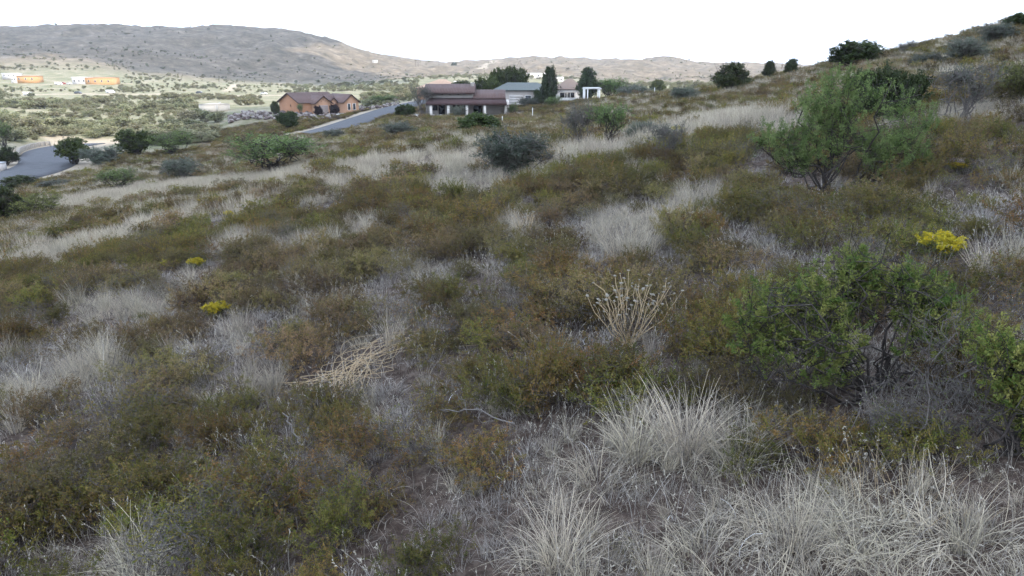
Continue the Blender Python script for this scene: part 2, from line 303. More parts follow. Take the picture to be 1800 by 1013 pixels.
# ------------------------------------------------------------------ the ground sheet
def build_ground():
    th = np.unique(np.concatenate([np.linspace(-0.80, 0.80, 430), np.linspace(0.80, 2 * math.pi - 0.80, 90)[:-1]]))
    rr = np.concatenate([[0.3, 0.8], np.exp(np.linspace(math.log(1.4), math.log(6000), 520))])
    T, Rr = np.meshgrid(th, rr); X = (Rr * np.sin(T)).ravel(); Y = (Rr * np.cos(T)).ravel()
    Z = height(X, Y); nt_, nr = len(th), len(rr)
    i = np.arange(nr - 1)[:, None] * nt_; j = np.arange(nt_)[None]; j2 = (j + 1) % nt_
    Q = np.stack([i + j, i + j2, i + nt_ + j2, i + nt_ + j], -1)[..., ::-1].reshape(nr - 1, nt_, 4)
    rad = np.hypot(X, Y); px, py = project(X, Y, Z)
    behind = Y < 1
    # which cover grows where (cover types, not light)
    val = sstep(0, 1, ((rad - 135) / 25)) * 1.0
    near_r = ((px > 640) & (rad < 190)) | ((px > 1000) & (rad < 260)) | ((px > 380) & (rad < 198)) | (rad < 128)
    crest = np.where(px > 1000, 230, np.where(px > 640, 170, 198)); crest = np.where(px < 640, 128 + 64 * sstep(330, 400, px), crest)
    val = np.where(behind, 0, sstep(-14, 14, rad - crest + fbm(X / 14, Y / 14, 6) * 26))
    hillm = sstep(760, 980, rad) * (~behind)
    fs = sstep(25, 60, rad)
    sand = np.zeros_like(X)
    for pl, hw in ((ROAD_LOW, 6.2), (ROAD_UP, 4.4)):
        dd = np.min([np.hypot(X - p[0], Y - p[1]) for p in pl], axis=0); sand = np.maximum(sand, (1 - sstep(hw, hw + 2.5, dd + 3 * fbm(X / 3, Y / 3, 12))))
    for (x0, y0, x1, y1, wd, st) in SANDY:
        a = np.array(at(x0, y0, 60)); b = np.array(at(x1, y1, 60)); d = b - a
        t = np.clip(((X - a[0]) * d[0] + (Y - a[1]) * d[1]) / (d[0] ** 2 + d[1] ** 2), 0, 1)
        dd = np.hypot(X - a[0] - t * d[0], Y - a[1] - t * d[1]) + fbm(X / 8, Y / 8, 2) * wd; sand = np.maximum(sand, st * (1 - sstep(wd * 0.6, wd * 1.2, dd)))
    attrs = dict(valley=val, hill=hillm, far_scrub=fs, sand=sand)
    cut = int(np.searchsorted(rr, 780))
    for nm, rows in (('ground', slice(0, cut)), ('hills', slice(cut, nr - 1))):
        q = Q[rows].reshape(-1, 4); used = np.unique(q); re = np.full(len(X), -1); re[used] = np.arange(len(used))
        me = mesh_np(nm, np.c_[X, Y, Z][used], [re[q]], M['ground'], smooth=True)
        for k, v in attrs.items():
            a = me.attributes.new(k, 'FLOAT', 'POINT'); a.data.foreach_set('value', v[used].astype(np.float32))
        o = link(bpy.data.objects.new(nm, me)); tag(o, kind='structure')
SANDY = [(110, 247, 250, 246, 4, .8), (0, 166, 250, 166, 7, 0.8), (250, 166, 480, 168, 8, 0.9), (480, 168, 700, 163, 6, 0.6), (400, 160, 418, 148, 4, 0.9), (420, 148, 520, 143, 4, 0.5), (845, 121, 870, 108, 9, 0.9), (150, 252, 250, 250, 2.5, .8), (600, 200, 655, 199, 3, 0.4)]
build_ground()

# roads
def road(name, pl, hw):
    d = np.gradient(pl[:, :2], axis=0); d /= np.linalg.norm(d, axis=1)[:, None]; nrm = np.c_[d[:, 1], -d[:, 0]]
    V = []
    for k in (-1, -0.5, 0, 0.5, 1): V.append(np.c_[pl[:, :2] + nrm * hw * k, pl[:, 2] + 0.10 - 0.04 * abs(k)])
    V = [np.c_[V[0][:, :2], V[0][:, 2] - 0.8]] + V + [np.c_[V[-1][:, :2], V[-1][:, 2] - 0.8]]
    n = len(pl); q = [(c * n + i, c * n + i + 1, (c + 1) * n + i + 1, (c + 1) * n + i) for c in range(6) for i in range(n - 1)]
    o = link(bpy.data.objects.new(name, mesh_np(name, np.concatenate(V), [np.array(q)[:, ::-1]], M['asphalt'], smooth=True))); tag(o, kind='structure'); return o
road('road', ROAD_UP, 3.2); road('road', ROAD_LOW, 3.7)

# ------------------------------------------------------------------ clouds overhead: they shade the near slope and the left hill
def inside(P, x, y):
    c = np.zeros(len(x), bool); n = len(P)
    for i in range(n):
        (x0, y0), (x1, y1) = P[i], P[(i + 1) % n]
        k = ((y0 > y) != (y1 > y)); c ^= k & (x < (x1 - x0) * (y - y0) / (y1 - y0 + 1e-12) + x0)
    return c
def edge_dist(P, x, y):
    best = np.full(len(x), 1e9)
    for i in range(len(P)):
        a = np.array(P[i]); b = np.array(P[(i + 1) % len(P)]); d = b - a
        t = np.clip(((x - a[0]) * d[0] + (y - a[1]) * d[1]) / (d @ d), 0, 1); best = np.minimum(best, np.hypot(x - a[0] - t * d[0], y - a[1] - t * d[1]))
    return best
M['cloud'] = mat('cloud', (0.9, 0.9, 0.92), (0.85, 0.85, 0.88), 0.01, 1.0)
def cloud(ground_poly, H, label, step):
    k = H / SUN.z; P = [(p[0] + SUN.x * k * (1 - p[2] / H), p[1] + SUN.y * k * (1 - p[2] / H)) for p in ground_poly]
    A = np.array(P); xs = np.arange(A[:, 0].min() - step, A[:, 0].max() + step, step); ys = np.arange(A[:, 1].min() - step, A[:, 1].max() + step, step)
    X, Y = np.meshgrid(xs, ys); X = X.ravel(); Y = Y.ravel(); ins = inside(P, X, Y); d = edge_dist(P, X, Y) * np.where(ins, 1, -1)
    d = d + fbm(X / (step * 6), Y / (step * 6), 4) * step * 2
    top = H + np.sqrt(np.maximum(d, 0)) * 4.5 * (0.6 + 0.9 * vnoise(X / (step * 4), Y / (step * 4), 8)); bot = H - np.sqrt(np.maximum(d, 0)) * 0.8
    nx, ny = len(xs), len(ys); i = np.arange(ny - 1)[:, None] * nx + np.arange(nx - 1)[None]; Q = np.stack([i, i + 1, i + nx + 1, i + nx], -1).reshape(-1, 4)
    Q = Q[(d[Q] > 0).any(1)]; n = len(X); V = np.r_[np.c_[X, Y, top], np.c_[X, Y, bot]]; Q2 = np.r_[Q, Q[:, ::-1] + n]
    u = np.unique(Q2); re = np.full(2 * n, -1); re[u] = np.arange(len(u))
    o = link(bpy.data.objects.new('cloud', mesh_np('cloud', V[u], [re[Q2]], M['cloud'], smooth=True))); tag(o, label, 'cloud', kind='structure')
cloud([(-190, -140, -10), (-170, 60, -13), (-140, 124, -13), (-66, 140, -14), (-98, 218, -15), (-92, 258, -14), (-40, 250, -12), (0, 205, -9), (40, 196, -8), (110, 260, -5), (330, 300, 5), (330, -140, 40)], 1400, 'white cumulus cloud overhead shading the near slope', 12)
_b = [at(p[0], p[1], 500, 1500) for p in [(-200, 98), (0, 97), (70, 92), (130, 98), (250, 122), (400, 138), (560, 149), (640, 152), (690, 146), (640, 128), (560, 104), (480, 84)]]
cloud([tuple(p) for p in _b] + [(-330, 1500, 60), (-1500, 1600, 60)], 1400, 'long grey-white cloud shading the left hill', 26)

# ------------------------------------------------------------------ plant builders
class PB:
    """numpy collector for tubes and leaves"""
    def __init__(s, seed): s.r = np.random.default_rng(seed); s.V = []; s.Q = []; s.T = []; s.n = 0
    def _put(s, V, Q, T):
        s.V.append(V); s.Q.append(Q + s.n); s.T.append(T); s.n += len(V)
    def tube(s, P, r0, r1, k=3):
        P = np.asarray(P, float); n = len(P); d = np.gradient(P, axis=0); d /= np.linalg.norm(d, axis=1)[:, None] + 1e-9
        ref = np.array((0.31, 0.2, 0.93)) if abs(d[0, 2]) < 0.8 else np.array((0.9, 0.4, 0.1))
        u = np.cross(d, ref); u /= np.linalg.norm(u, axis=1)[:, None] + 1e-9; v = np.cross(d, u)
        rad = np.linspace(r0, r1, n)[:, None, None]; a = np.arange(k) * 2 * math.pi / k
        V = P[:, None] + rad * (np.cos(a)[None, :, None] * u[:, None] + np.sin(a)[None, :, None] * v[:, None])
        i = np.arange(n - 1)[:, None] * k; j = np.arange(k)[None]; j2 = (j + 1) % k
        s._put(V.reshape(-1, 3), np.stack([i + j, i + j2, i + k + j2, i + k + j], -1).reshape(-1, 4), np.full(n * k, s.r.random()))
    def leaves(s, P, D, L, W, tint=None):
        """kite shaped leaves: base P, direction D"""
        n = len(P); D = D / (np.linalg.norm(D, axis=1)[:, None] + 1e-9); N = s.r.normal(size=(n, 3)); S = np.cross(D, N); S /= np.linalg.norm(S, axis=1)[:, None] + 1e-9
        L = (L * s.r.uniform(0.6, 1.35, n))[:, None]; W = (W * s.r.uniform(0.7, 1.3, n))[:, None]
        V = np.stack([P, P + D * L * 0.45 + S * W * 0.5, P + D * L, P + D * L * 0.45 - S * W * 0.5], 1).reshape(-1, 3)
        s._put(V, np.arange(4 * n).reshape(-1, 4), np.repeat(s.r.random(n) if tint is None else np.clip(tint, 0, 1), 4))
    def mesh(s, name, m): return mesh_np(name, np.concatenate(s.V), [np.concatenate(s.Q)], m, np.concatenate(s.T))
def wob(r, a, b, n, amp, sag=0.0):
    """a slightly crooked path from a to b"""
    a = np.asarray(a, float); b = np.asarray(b, float); t = np.linspace(0, 1, n)[:, None]; L_ = np.linalg.norm(b - a)
    P = a + (b - a) * t; P[1:-1] += np.cumsum(r.normal(size=(n - 2, 3)), 0) * amp * L_ / n ** 0.5; P[:, 2:] += sag * L_ * 4 * t * (1 - t); return P
def plant(seed, bases, lobes, shoot=0.25, leaf=(0.04, 0.012), per=26, stem_r=0.03, twig_r=0.003, up=0.5, leafy=1.0, shell=0.45, fan=0.8, limbs=3, amp=0.25, kink=0.35, tintvar=0.3):
    """woody plant: crooked limbs from the bases into the lobes, shoots on the limbs, leaves along the shoots.
    lobes: (cx,cy,cz, rx,ry,rz, number of shoots, base index)"""
    st = PB(seed); lf = PB(seed + 999); r = st.r
    for (cx, cy, cz, rx, ry, rz, ns, bi) in lobes:
        b = np.array(bases[bi], float); c = np.array((cx, cy, cz)); rad = np.array((rx, ry, rz)); nodes = []
        for k in range(limbs):
            q = r.normal(size=3); q /= np.linalg.norm(q); tip = c + q * rad * 0.45 + (0, 0, 0.1 * rz); P = wob(r, b + r.normal(size=3) * stem_r * (1, 1, 0), tip, 9, amp, 0.06)
            st.tube(P, stem_r * r.uniform(0.7, 1.1), stem_r * 0.12, 5); nodes.append(P[3:])
        nodes = np.concatenate(nodes)
        for k in range(ns):
            q = r.normal(size=3); q /= np.linalg.norm(q); q[2] = q[2] if r.random() < 0.75 else abs(q[2]); p = c + q * rad * (shell + (1 - shell) * r.random() ** 0.6)
            p[2] = max(p[2], 0.02)
            dd = np.linalg.norm(nodes - p, axis=1); a = nodes[np.argsort(dd)[r.integers(0, 4)]]
            st.tube(wob(r, a, p, 6, kink), stem_r * 0.12 + twig_r, twig_r, 3)
            out = q * 0.7 + np.array((0, 0, up)) + r.normal(size=3) * 0.4; out /= np.linalg.norm(out); sl_ = shoot * r.uniform(0.5, 1.3); Ps = wob(r, p, p + out * sl_, 6, 0.2, -0.04); st.tube(Ps, twig_r, twig_r * 0.5, 3)
            for PP, frac in ((Ps, 0.7), (wob(r, a, p, 6, 0.1), 0.3)):
                n = int(per * leafy * frac * r.uniform(0.5, 1.4))
                if n < 1: continue
                t = r.random(n) * 4.99; i = t.astype(int); f = (t - i)[:, None]; Pq = PP[i] * (1 - f) + PP[i + 1] * f
                dr = PP[i + 1] - PP[i]; dr /= np.linalg.norm(dr, axis=1)[:, None] + 1e-9
                lf.leaves(Pq + r.normal(size=(n, 3)) * leaf[0] * 0.35, dr * 0.6 + r.normal(size=(n, 3)) * fan, leaf[0], leaf[1], r.random() * (1 - tintvar) + tintvar * r.random(n) * 1.2 - 0.1)
    return st, lf
def blades(seed, n, rad, lmin, lmax, w, lean=0.5, droop=0.6, tint=(0, 1), seg=5, curl=0.0, base=None):
    g = PB(seed); r = g.r
    a = r.random(n) * 6.283; q = rad * np.sqrt(r.random(n)); root = np.c_[np.cos(a) * q, np.sin(a) * q, np.zeros(n) - 0.03]
    if base is not None: root[:, :2] += base
    out = np.c_[np.cos(a), np.sin(a), np.zeros(n)] + r.normal(size=(n, 3)) * (0.7, 0.7, 0); out /= np.linalg.norm(out, axis=1)[:, None] + 1e-9
    ln = r.uniform(lmin, lmax, n)[:, None]; le = np.abs(r.normal(size=(n, 1))) * lean; dr = np.abs(r.normal(size=(n, 1))) * droop; side = np.c_[-out[:, 1], out[:, 0], np.zeros(n)]
    cu = r.normal(size=(n, 1)) * curl; wd = w * r.uniform(0.6, 1.3, n)[:, None]
    # blade faces a random direction round its axis
    fa = r.random((n, 1)) * 6.283; sd = np.cos(fa) * side + np.sin(fa) * out
    pts = []; p = root.copy(); 
    for k in range(seg + 1):
        t = k / seg; ang = le + dr * t * 1.6; d = out * np.sin(ang) + np.array((0, 0, 1)) * np.cos(ang) + side * cu * t
        pts.append(p.copy()); p = p + d * ln / seg; p[:, 2] = np.maximum(p[:, 2], 0.01)
    V = []
    for k, p in enumerate(pts):
        wk = wd * (1 - 0.75 * k / seg); V += [p - sd * wk / 2, p + sd * wk / 2]
    V = np.stack(V, 1); m = 2 * (seg + 1); Q = np.concatenate([np.array([[2 * k, 2 * k + 1, 2 * k + 3, 2 * k + 2]]) for k in range(seg)])
    QQ = (np.arange(n)[:, None, None] * m + Q[None]).reshape(-1, 4)
    g._put(V.reshape(-1, 3), QQ, np.repeat(r.uniform(tint[0], tint[1], n), m)); g.tips = pts[-1]; g.tipd = pts[-1] - pts[-2]; return g

LIB = bpy.data.collections.new('plant_library')      # masters for scattered stuff, never linked to the scene
def joinmesh(name, parts):
    """several (PB, material) into one mesh with several materials"""
    V, Q, T, MI, n = [], [], [], [], 0; mats = []
    for k, (g, m) in enumerate(parts):
        v = np.concatenate(g.V); q = np.concatenate(g.Q); V.append(v); Q.append(q + n); T.append(np.concatenate(g.T)); MI.append(np.full(len(q), k)); n += len(v); mats.append(m)
    return mesh_np(name, np.concatenate(V), [np.concatenate(Q)], mats, np.concatenate(T), mi=np.concatenate(MI))
def scatter(name, meshes, P, rot, scl, idx, label, cat):
    """stuff: master meshes instanced on points by geometry nodes"""
    col = bpy.data.collections.new(name + '_masters')
    for k, me in enumerate(meshes): col.objects.link(bpy.data.objects.new('%s_master_%02d' % (name, k), me))
    me = bpy.data.meshes.new(name); P = np.asarray(P, np.float32); me.vertices.add(len(P)); me.vertices.foreach_set('co', P.ravel())
    for nm, ty, dv, arr in (('rot', 'FLOAT_VECTOR', 'vector', rot), ('scl', 'FLOAT_VECTOR', 'vector', scl), ('idx', 'INT', 'value', idx)):
        a = me.attributes.new(nm, ty, 'POINT'); a.data.foreach_set(dv, np.ascontiguousarray(arr, np.int32 if ty == 'INT' else np.float32).ravel())
    o = link(bpy.data.objects.new(name, me)); tag(o, label, cat, kind='stuff')
    ng = bpy.data.node_groups.new(name, 'GeometryNodeTree'); ng.interface.new_socket('Geometry', in_out='INPUT', socket_type='NodeSocketGeometry'); ng.interface.new_socket('Geometry', in_out='OUTPUT', socket_type='NodeSocketGeometry')
    N = ng.nodes.new; K = ng.links.new; gi = N('NodeGroupInput'); go = N('NodeGroupOutput'); ci = N('GeometryNodeCollectionInfo'); ip = N('GeometryNodeInstanceOnPoints')
    ci.inputs['Collection'].default_value = col; ci.inputs['Separate Children'].default_value = True; ci.inputs['Reset Children'].default_value = True
    ip.inputs['Pick Instance'].default_value = True
    def na(nm, ty):
        q = N('GeometryNodeInputNamedAttribute'); q.data_type = ty; q.inputs['Name'].default_value = nm; return q.outputs['Attribute']
    m2p = N('GeometryNodeMeshToPoints'); K(gi.outputs[0], m2p.inputs['Mesh'])
    K(m2p.outputs['Points'], ip.inputs['Points']); K(ci.outputs[0], ip.inputs['Instance']); K(na('idx', 'INT'), ip.inputs['Instance Index'])
    e2r = N('FunctionNodeEulerToRotation'); K(na('rot', 'FLOAT_VECTOR'), e2r.inputs[0]); K(e2r.outputs[0], ip.inputs['Rotation']); K(na('scl', 'FLOAT_VECTOR'), ip.inputs['Scale'])
    K(ip.outputs[0], go.inputs[0]); md = o.modifiers.new('scatter', 'NODES'); md.node_group = ng; return o

# ------------------------------------------------------------------ masters
def low_shrub(seed, hd=True, leafy=1.0):
    r = np.random.default_rng(seed); n = 5
    lobes = [(*(r.normal(size=2) * 0.22), r.uniform(0.2, 0.34), r.uniform(0.2, 0.34), r.uniform(0.2, 0.34), r.uniform(0.13, 0.24), 30 if hd else 14, 0) for _ in range(n)]
    return plant(seed, [(0, 0, 0)], lobes, shoot=0.17, leaf=(0.025, 0.0105) if hd else (0.055, 0.023), per=46 if hd else 18, stem_r=0.007, twig_r=0.0018 if hd else 0.003, up=0.45, limbs=3, shell=0.3, fan=0.9, tintvar=0.45, leafy=leafy)
SHRUB = []
for k in range(10):
    a, b = low_shrub(100 + k, True, 1.0 if k < 8 else 0.22); SHRUB.append((a.mesh('stems', M['twig'] if k < 8 else M['greybark']), b.mesh('foliage', M['rust'] if k in (2, 5, 7) else M['olive'])))
SHRUB_LO = []
for k in range(6):
    a, b = low_shrub(200 + k, False); SHRUB_LO.append(joinmesh('far_shrub', [(a, M['twig']), (b, M['rust'] if k % 2 else M['olive'])]))
def tuft(seed, n, rad, lo, hi, w, lean, droop, curl, mt, heads=False, tint=(0, 1)):
    g = blades(seed, n, rad, lo, hi, w, lean, droop, tint, 6 if curl else 5, curl); parts = [(g, M[mt])]
    if heads:
        h = PB(seed + 5); k = len(g.tips); nl = 7; P = np.repeat(g.tips, nl, 0) - np.repeat(g.tipd, nl, 0) * np.tile(np.linspace(0, 0.7, nl), k)[:, None]
        h.leaves(P, np.repeat(g.tipd, nl, 0) * 8 + h.r.normal(size=P.shape) * 0.15, 0.016, 0.006); parts.append((h, M['seed']))
    return joinmesh('tuft', parts)
GRASS = [tuft(300 + k, 130, 0.11, 0.30, 0.75, 0.0068, 0.32, 0.40, 0.15, 'straw') for k in range(4)] + [tuft(310 + k, 140, 0.20, 0.25, 0.65, 0.0066, 0.8, 1.2, 1.1, 'straw') for k in range(4)] + [tuft(320 + k, 90, 0.22, 0.12, 0.42, 0.0068, 0.5, 0.6, 0.3, 'greygrass') for k in range(4)]
FOX = [tuft(340 + k, 22, 0.22, 0.18, 0.40, 0.0045, 0.35, 0.3, 0.1, 'greygrass', True) for k in range(4)]
LITTER = [tuft(360 + k, 110, 0.42, 0.06, 0.26, 0.006, 1.4, 0.5, 0.8, 'litter') for k in range(4)]
GRASS_LO = [tuft(380 + k, 120, 0.40, 0.25, 0.62, 0.014, 0.30, 0.3, 0.1, 'cream', tint=(0.2, 1)) for k in range(4)]

# ------------------------------------------------------------------ where grass and bare soil lie (photograph rows and columns -> ground)
PATCH = [ # cx, cy, rx, ry, tilt deg, density, kind
 (120, 362, 60, 10, -8, 1, 0), (230, 343, 90, 12, -8, 1, 0), (370, 327, 90, 12, -6, 1, 0), (490, 315, 80, 11, -6, 1, 0), (670, 290, 90, 14, -8, .6, 0), (620, 325, 70, 10, -8, .6, 0),
 (815, 332, 60, 24, 0, 1.1, 0), (900, 320, 75, 17, 0, 1.1, 0), (1000, 290, 80, 13, -6, 1, 0), (1080, 270, 110, 13, -6, 1, 0), (810, 290, 30, 12, 0, 1, 0), (1170, 248, 70, 18, -6, 1, 0), (1290, 222, 110, 21, -4, 1.2, 0), (1390, 235, 60, 15, 0, 1, 0),
 (1730, 205, 100, 20, -4, 1.2, 0), (1680, 228, 60, 10, 0, 1, 0), (1560, 235, 60, 15, 0, .8, 0), (1780, 170, 40, 12, 0, .6, 0), (1790, 280, 30, 26, 0, .7, 0),
 (1105, 415, 66, 34, 0, 1.3, 1), (1010, 430, 50, 18, 0, .7, 2), (890, 408, 52, 20, 0, .9, 1), (632, 405, 46, 20, 0, .9, 1), (430, 437, 60, 22, -8, .9, 1), (520, 440, 60, 16, -8, .8, 1), (590, 428, 30, 12, 0, .8, 1),
 (60, 465, 65, 15, -10, 1, 1), (170, 438, 70, 15, -12, 1, 1), (250, 402, 60, 13, -14, .8, 0), (330, 380, 50, 12, -10, .8, 0), (210, 548, 95, 24, -3, 1, 1), (335, 512, 42, 30, -30, .9, 1), (60, 560, 60, 14, 0, .6, 2), (30, 592, 40, 15, 0, .6, 2),
 (120, 680, 125, 30, -18, 1.2, 1), (470, 672, 42, 28, 0, .8, 1), (682, 672, 36, 24, 0, .9, 2), (1240, 355, 60, 16, 0, .8, 0), (1215, 375, 40, 12, 0, .7, 0),
 (1215, 790, 170, 64, -2, 1.5, 1), (1060, 800, 70, 45, 0, 1.1, 1), (1340, 770, 60, 40, 0, .8, 1), (1480, 1010, 310, 170, -3, 1.3, 1), (1720, 1010, 190, 150, 0, 1.2, 1), (1250, 1030, 130, 120, 0, 1.1, 1), (980, 1000, 75, 110, 10, 1.1, 1), (230, 1040, 110, 90, -5, 1.1, 1), (60, 1005, 70, 16, 0, .8, 1),
 (310, 830, 85, 28, -20, .7, 2), (720, 1000, 160, 30, 0, .45, 2), (760, 745, 110, 36, 0, .7, 2), (430, 590, 26, 18, 0, .6, 1), (1380, 470, 110, 26, 0, .55, 2), (1740, 475, 70, 22, 0, .8, 1), (1720, 400, 60, 14, 0, .5, 2), (1300, 680, 60, 30, 0, .4, 2), (1480, 830, 60, 40, 0, .5, 2), (1200, 520, 50, 30, 0, .4, 2), (880, 640, 60, 20, 0, .5, 2), (640, 620, 70, 22, -15, .5, 2), (300, 760, 80, 20, 0, .3, 2), (1150, 640, 90, 18, 0, .5, 2), (850, 345, 50, 10, 0, .6, 0),
 (700, 350, 40, 9, -6, .6, 0), (940, 375, 40, 10, 0, .5, 0), (560, 370, 60, 10, -8, .5, 2), (760, 300, 30, 9, 0, .6, 0), (950, 250, 30, 6, 0, .6, 0), (830, 258, 30, 6, 0, .5, 0), (1470, 445, 60, 14, 0, .4, 2)]
BARE = [(600, 655, 95, 40, -12), (850, 478, 70, 34, 0), (420, 800, 60, 26, -25), (640, 1000, 90, 20, 0), (1450, 850, 120, 20, 0), (60, 800, 90, 18, 0), (1380, 690, 60, 22, 0), (1620, 770, 140, 40, 0)]
KEEP = [(1530, 680, 150, 80), (1465, 345, 70, 26), (900, 312, 50, 14), (1108, 640, 60, 60), (1645, 480, 56, 26), (1550, 212, 50, 14), (1760, 780, 90, 70), (403, 392, 16, 12), (303, 482, 26, 16), (350, 484, 26, 16), (383, 578, 34, 24), (686, 420, 18, 12), (1682, 312, 26, 14), (1706, 284, 22, 12), (600, 680, 60, 34), (690, 630, 60, 34), (470, 720, 40, 40), (682, 710, 40, 34), (925, 430, 40, 14), (1105, 455, 70, 26), (1085, 840, 75, 60), (640, 670, 130, 46), (1200, 850, 120, 40)]   # room for the large plants
def in_ell(px, py, e):
    a = R(e[4]) if len(e) > 4 else 0; dx, dy = px - e[0], py - e[1]; u = dx * math.cos(a) + dy * math.sin(a); v = -dx * math.sin(a) + dy * math.cos(a)
    return np.hypot(u / e[2], v / e[3])
def road_dist(x, y):
    return np.min([np.hypot(x - p[0], y - p[1]) - h for pl, h in ((ROAD_UP, 4.6), (ROAD_LOW, 6.2)) for p in pl], axis=0)
def patch_val(px, py):
    wx = 1.6 * np.sqrt(np.maximum(py - 110, 10)); px = px + wx * 2.6 * fbm(px / 70, py / 26, 61); py = py + wx * 0.8 * fbm(px / 60, py / 20, 62)
    best = np.zeros(len(px)); kind = np.full(len(px), -1)
    for e in PATCH:
        v = e[5] * (1 - sstep(0.75, 1.2, in_ell(px, py, e))); k = v > best; best[k] = v[k]; kind[k] = e[6]
    return best, kind
def bare_val(px, py): return np.max([1 - sstep(0.8, 1.15, in_ell(px, py, e)) for e in BARE], axis=0)
def jitter(r0, r1, step, tmax=0.74, seed=1):
    """jittered square grid inside a sector of the hillside"""
    g = np.random.default_rng(seed); n = int(r1 / step) + 2; X, Y = np.meshgrid(np.arange(-n, n) * step, np.arange(-2, n) * step); X = X.ravel() + g.uniform(-.5, .5, X.size) * step; Y = Y.ravel() + g.uniform(-.5, .5, Y.size) * step
    r = np.hypot(X, Y); k = (r > r0) & (r < r1) & (np.abs(np.arctan2(X, Y)) < tmax + 0.9 * np.exp(-r / 4)) ; return X[k], Y[k]
def rot3(n, tilt=0.12): return np.c_[RNG.normal(size=(n, 2)) * tilt, RNG.random(n) * 6.283]
def hillside(x, y, px):
    r = np.hypot(x, y); return ((r < 128) | ((px > 380) & (r < 185)) | ((px > 1000) & (r < 220))) & (road_dist(x, y) > 0.3) & ~((np.hypot(x - PADS[0][0], y - PADS[0][1]) < 12) & (y > PADS[0][1] - 6)) & ~(np.hypot(x - PADS[1][0], y - PADS[1][1]) < 19)

# low shrubs of the near slope: the nearest 300 as plants, the rest as scrub cover
X, Y = [], []
for r0, r1, st_, sd in ((2.7, 9, 0.48, 11), (9, 28, 0.66, 12), (28, 70, 1.05, 13), (70, 225, 1.8, 14)):
    a, b = jitter(r0, r1, st_, seed=sd); X.append(a); Y.append(b)
X = np.concatenate(X); Y = np.concatenate(Y); Z = height(X, Y); px, py = project(X, Y, Z); r_ = np.hypot(X, Y)
pv, pk = patch_val(px, py); pv = np.clip(pv * (1.25 + 2.4 * fbm(X / 1.6, Y / 1.6, 41)), 0, 1.6); bv = bare_val(px, py)
prob = np.clip(0.98 - pv * 1.15, 0.0, 1) * (1 - bv * 0.9) * np.clip(0.72 + 3.2 * (fbm(X / 2.0, Y / 2.0, 31) + 0.14) - 0.25 * sstep(7, 12, r_) * (1 - sstep(35, 60, r_)) + 1.2 * fbm(X / 5, Y / 5, 36) * sstep(7, 12, r_), 0.3 - 0.15 * sstep(7, 12, r_), 1)
keepm = np.max([in_ell(px, py, e) < 1 for e in KEEP], axis=0)
ok = (RNG.random(len(X)) < prob) & hillside(X, Y, px) & ~keepm & (px > -140) & (px < 1940) & (py < 1120)
X, Y, Z, r_, px, py = X[ok], Y[ok], Z[ok], r_[ok], px[ok], py[ok]
rustv = fbm(X / 5, Y / 5, 77) + 0.12 * sstep(900, 200, px) * sstep(350, 500, py) - 0.1 * sstep(700, 900, py)
order = np.argsort(r_); size = np.clip(RNG.normal(0.72, 0.2, len(X)) + 0.2 * sstep(8, 20, r_), 0.38, 1.45)
inview = (px > 0) & (px < 1800) & (py < 1013)
near = [i for i in order if inview[i]][:300]; nearset = np.zeros(len(X), bool); nearset[near] = True
OL, RU = [0, 1, 3, 4, 6], [2, 5, 7]
MARKS = [(1105, 570, 'the dried seed-head plant'), (1645, 448, 'the large yellow bush'), (1215, 750, 'the tall foreground bunchgrass'), (640, 650, 'the fallen stalks'), (470, 672, 'the yellowish bunchgrass'), (1500, 560, 'the wide green acacia'), (1780, 660, 'the right-edge acacia'), (985, 960, 'the straw-yellow bottom bunchgrass'), (240, 985, 'the bottom-left bunchgrass'), (1105, 415, 'the tall mid-slope bunchgrass'), (383, 550, 'the yellow bush at left'), (1470, 330, 'the mesquite trunk'), (120, 675, 'the left-edge grass'), (1640, 730, 'the leafless thorny shrub'), (1500, 930, 'the grey grass mat'), (850, 478, 'the bare soil at centre'), (310, 830, 'the lower-left grass'), (760, 745, 'the lower grey grass'), (325, 466, 'the twin yellow bushes'), (890, 408, 'the small dried plant')]
def where(x, y, marks=MARKS, sx=1.0, sy=1.0):
    d = [math.hypot((x - m[0]) * sx, (y - m[1]) * sy) for m in marks]; i = int(np.argmin(d)); m = marks[i]; a = math.degrees(math.atan2(-(y - m[1]) * sy, (x - m[0]) * sx)) % 360
    w = ('right of', 'above and right of', 'above', 'above and left of', 'left of', 'below and left of', 'below', 'below and right of')[int(((a + 22.5) % 360) // 45)]
    return ('close ' if d[i] < 110 else '' if d[i] < 190 else 'well ') + w + ' ' + m[2]
for i in near:
    k = random.choice(RU) if rustv[i] + random.gauss(0, 0.1) > 0.09 else random.choice(OL)
    if random.random() < 0.13: k = random.choice((8, 9))
    e = empty('low_shrub', (X[i], Y[i], Z[i] - 0.02), random.random() * 6.28, (size[i] * random.uniform(0.9, 1.2), size[i] * random.uniform(0.9, 1.2), size[i] * random.uniform(0.85, 1.25)))
    tag(e, ('small' if size[i] < 0.6 else 'broad' if size[i] > 0.9 else 'low') + (' grey twiggy' if k > 7 else ' rust-brown' if k in RU else ' olive') + ' shrub ' + where(px[i], py[i]), 'shrub', 'grey twiggy low shrubs on the near slope' if k > 7 else 'rust-brown low shrubs on the near slope' if k in RU else 'olive low shrubs on the near slope')
    for nm, me in zip(('stems', 'foliage'), SHRUB[k]): link(bpy.data.objects.new(nm, me), e)
rest = np.where(~nearset)[0]; hd = rest[r_[rest] < 26]; lo = rest[r_[rest] >= 26]
HDM = [joinmesh('scrub', [x for x in zip(low_shrub(100 + k, True, 1.0 if k < 8 else 0.22), (M['twig'] if k < 8 else M['greybark'], M['rust'] if k in RU else M['olive']))]) for k in range(10)]
def sc3(s, zz=(0.85, 1.25)): return np.c_[s, s, s * RNG.uniform(*zz, len(s))]
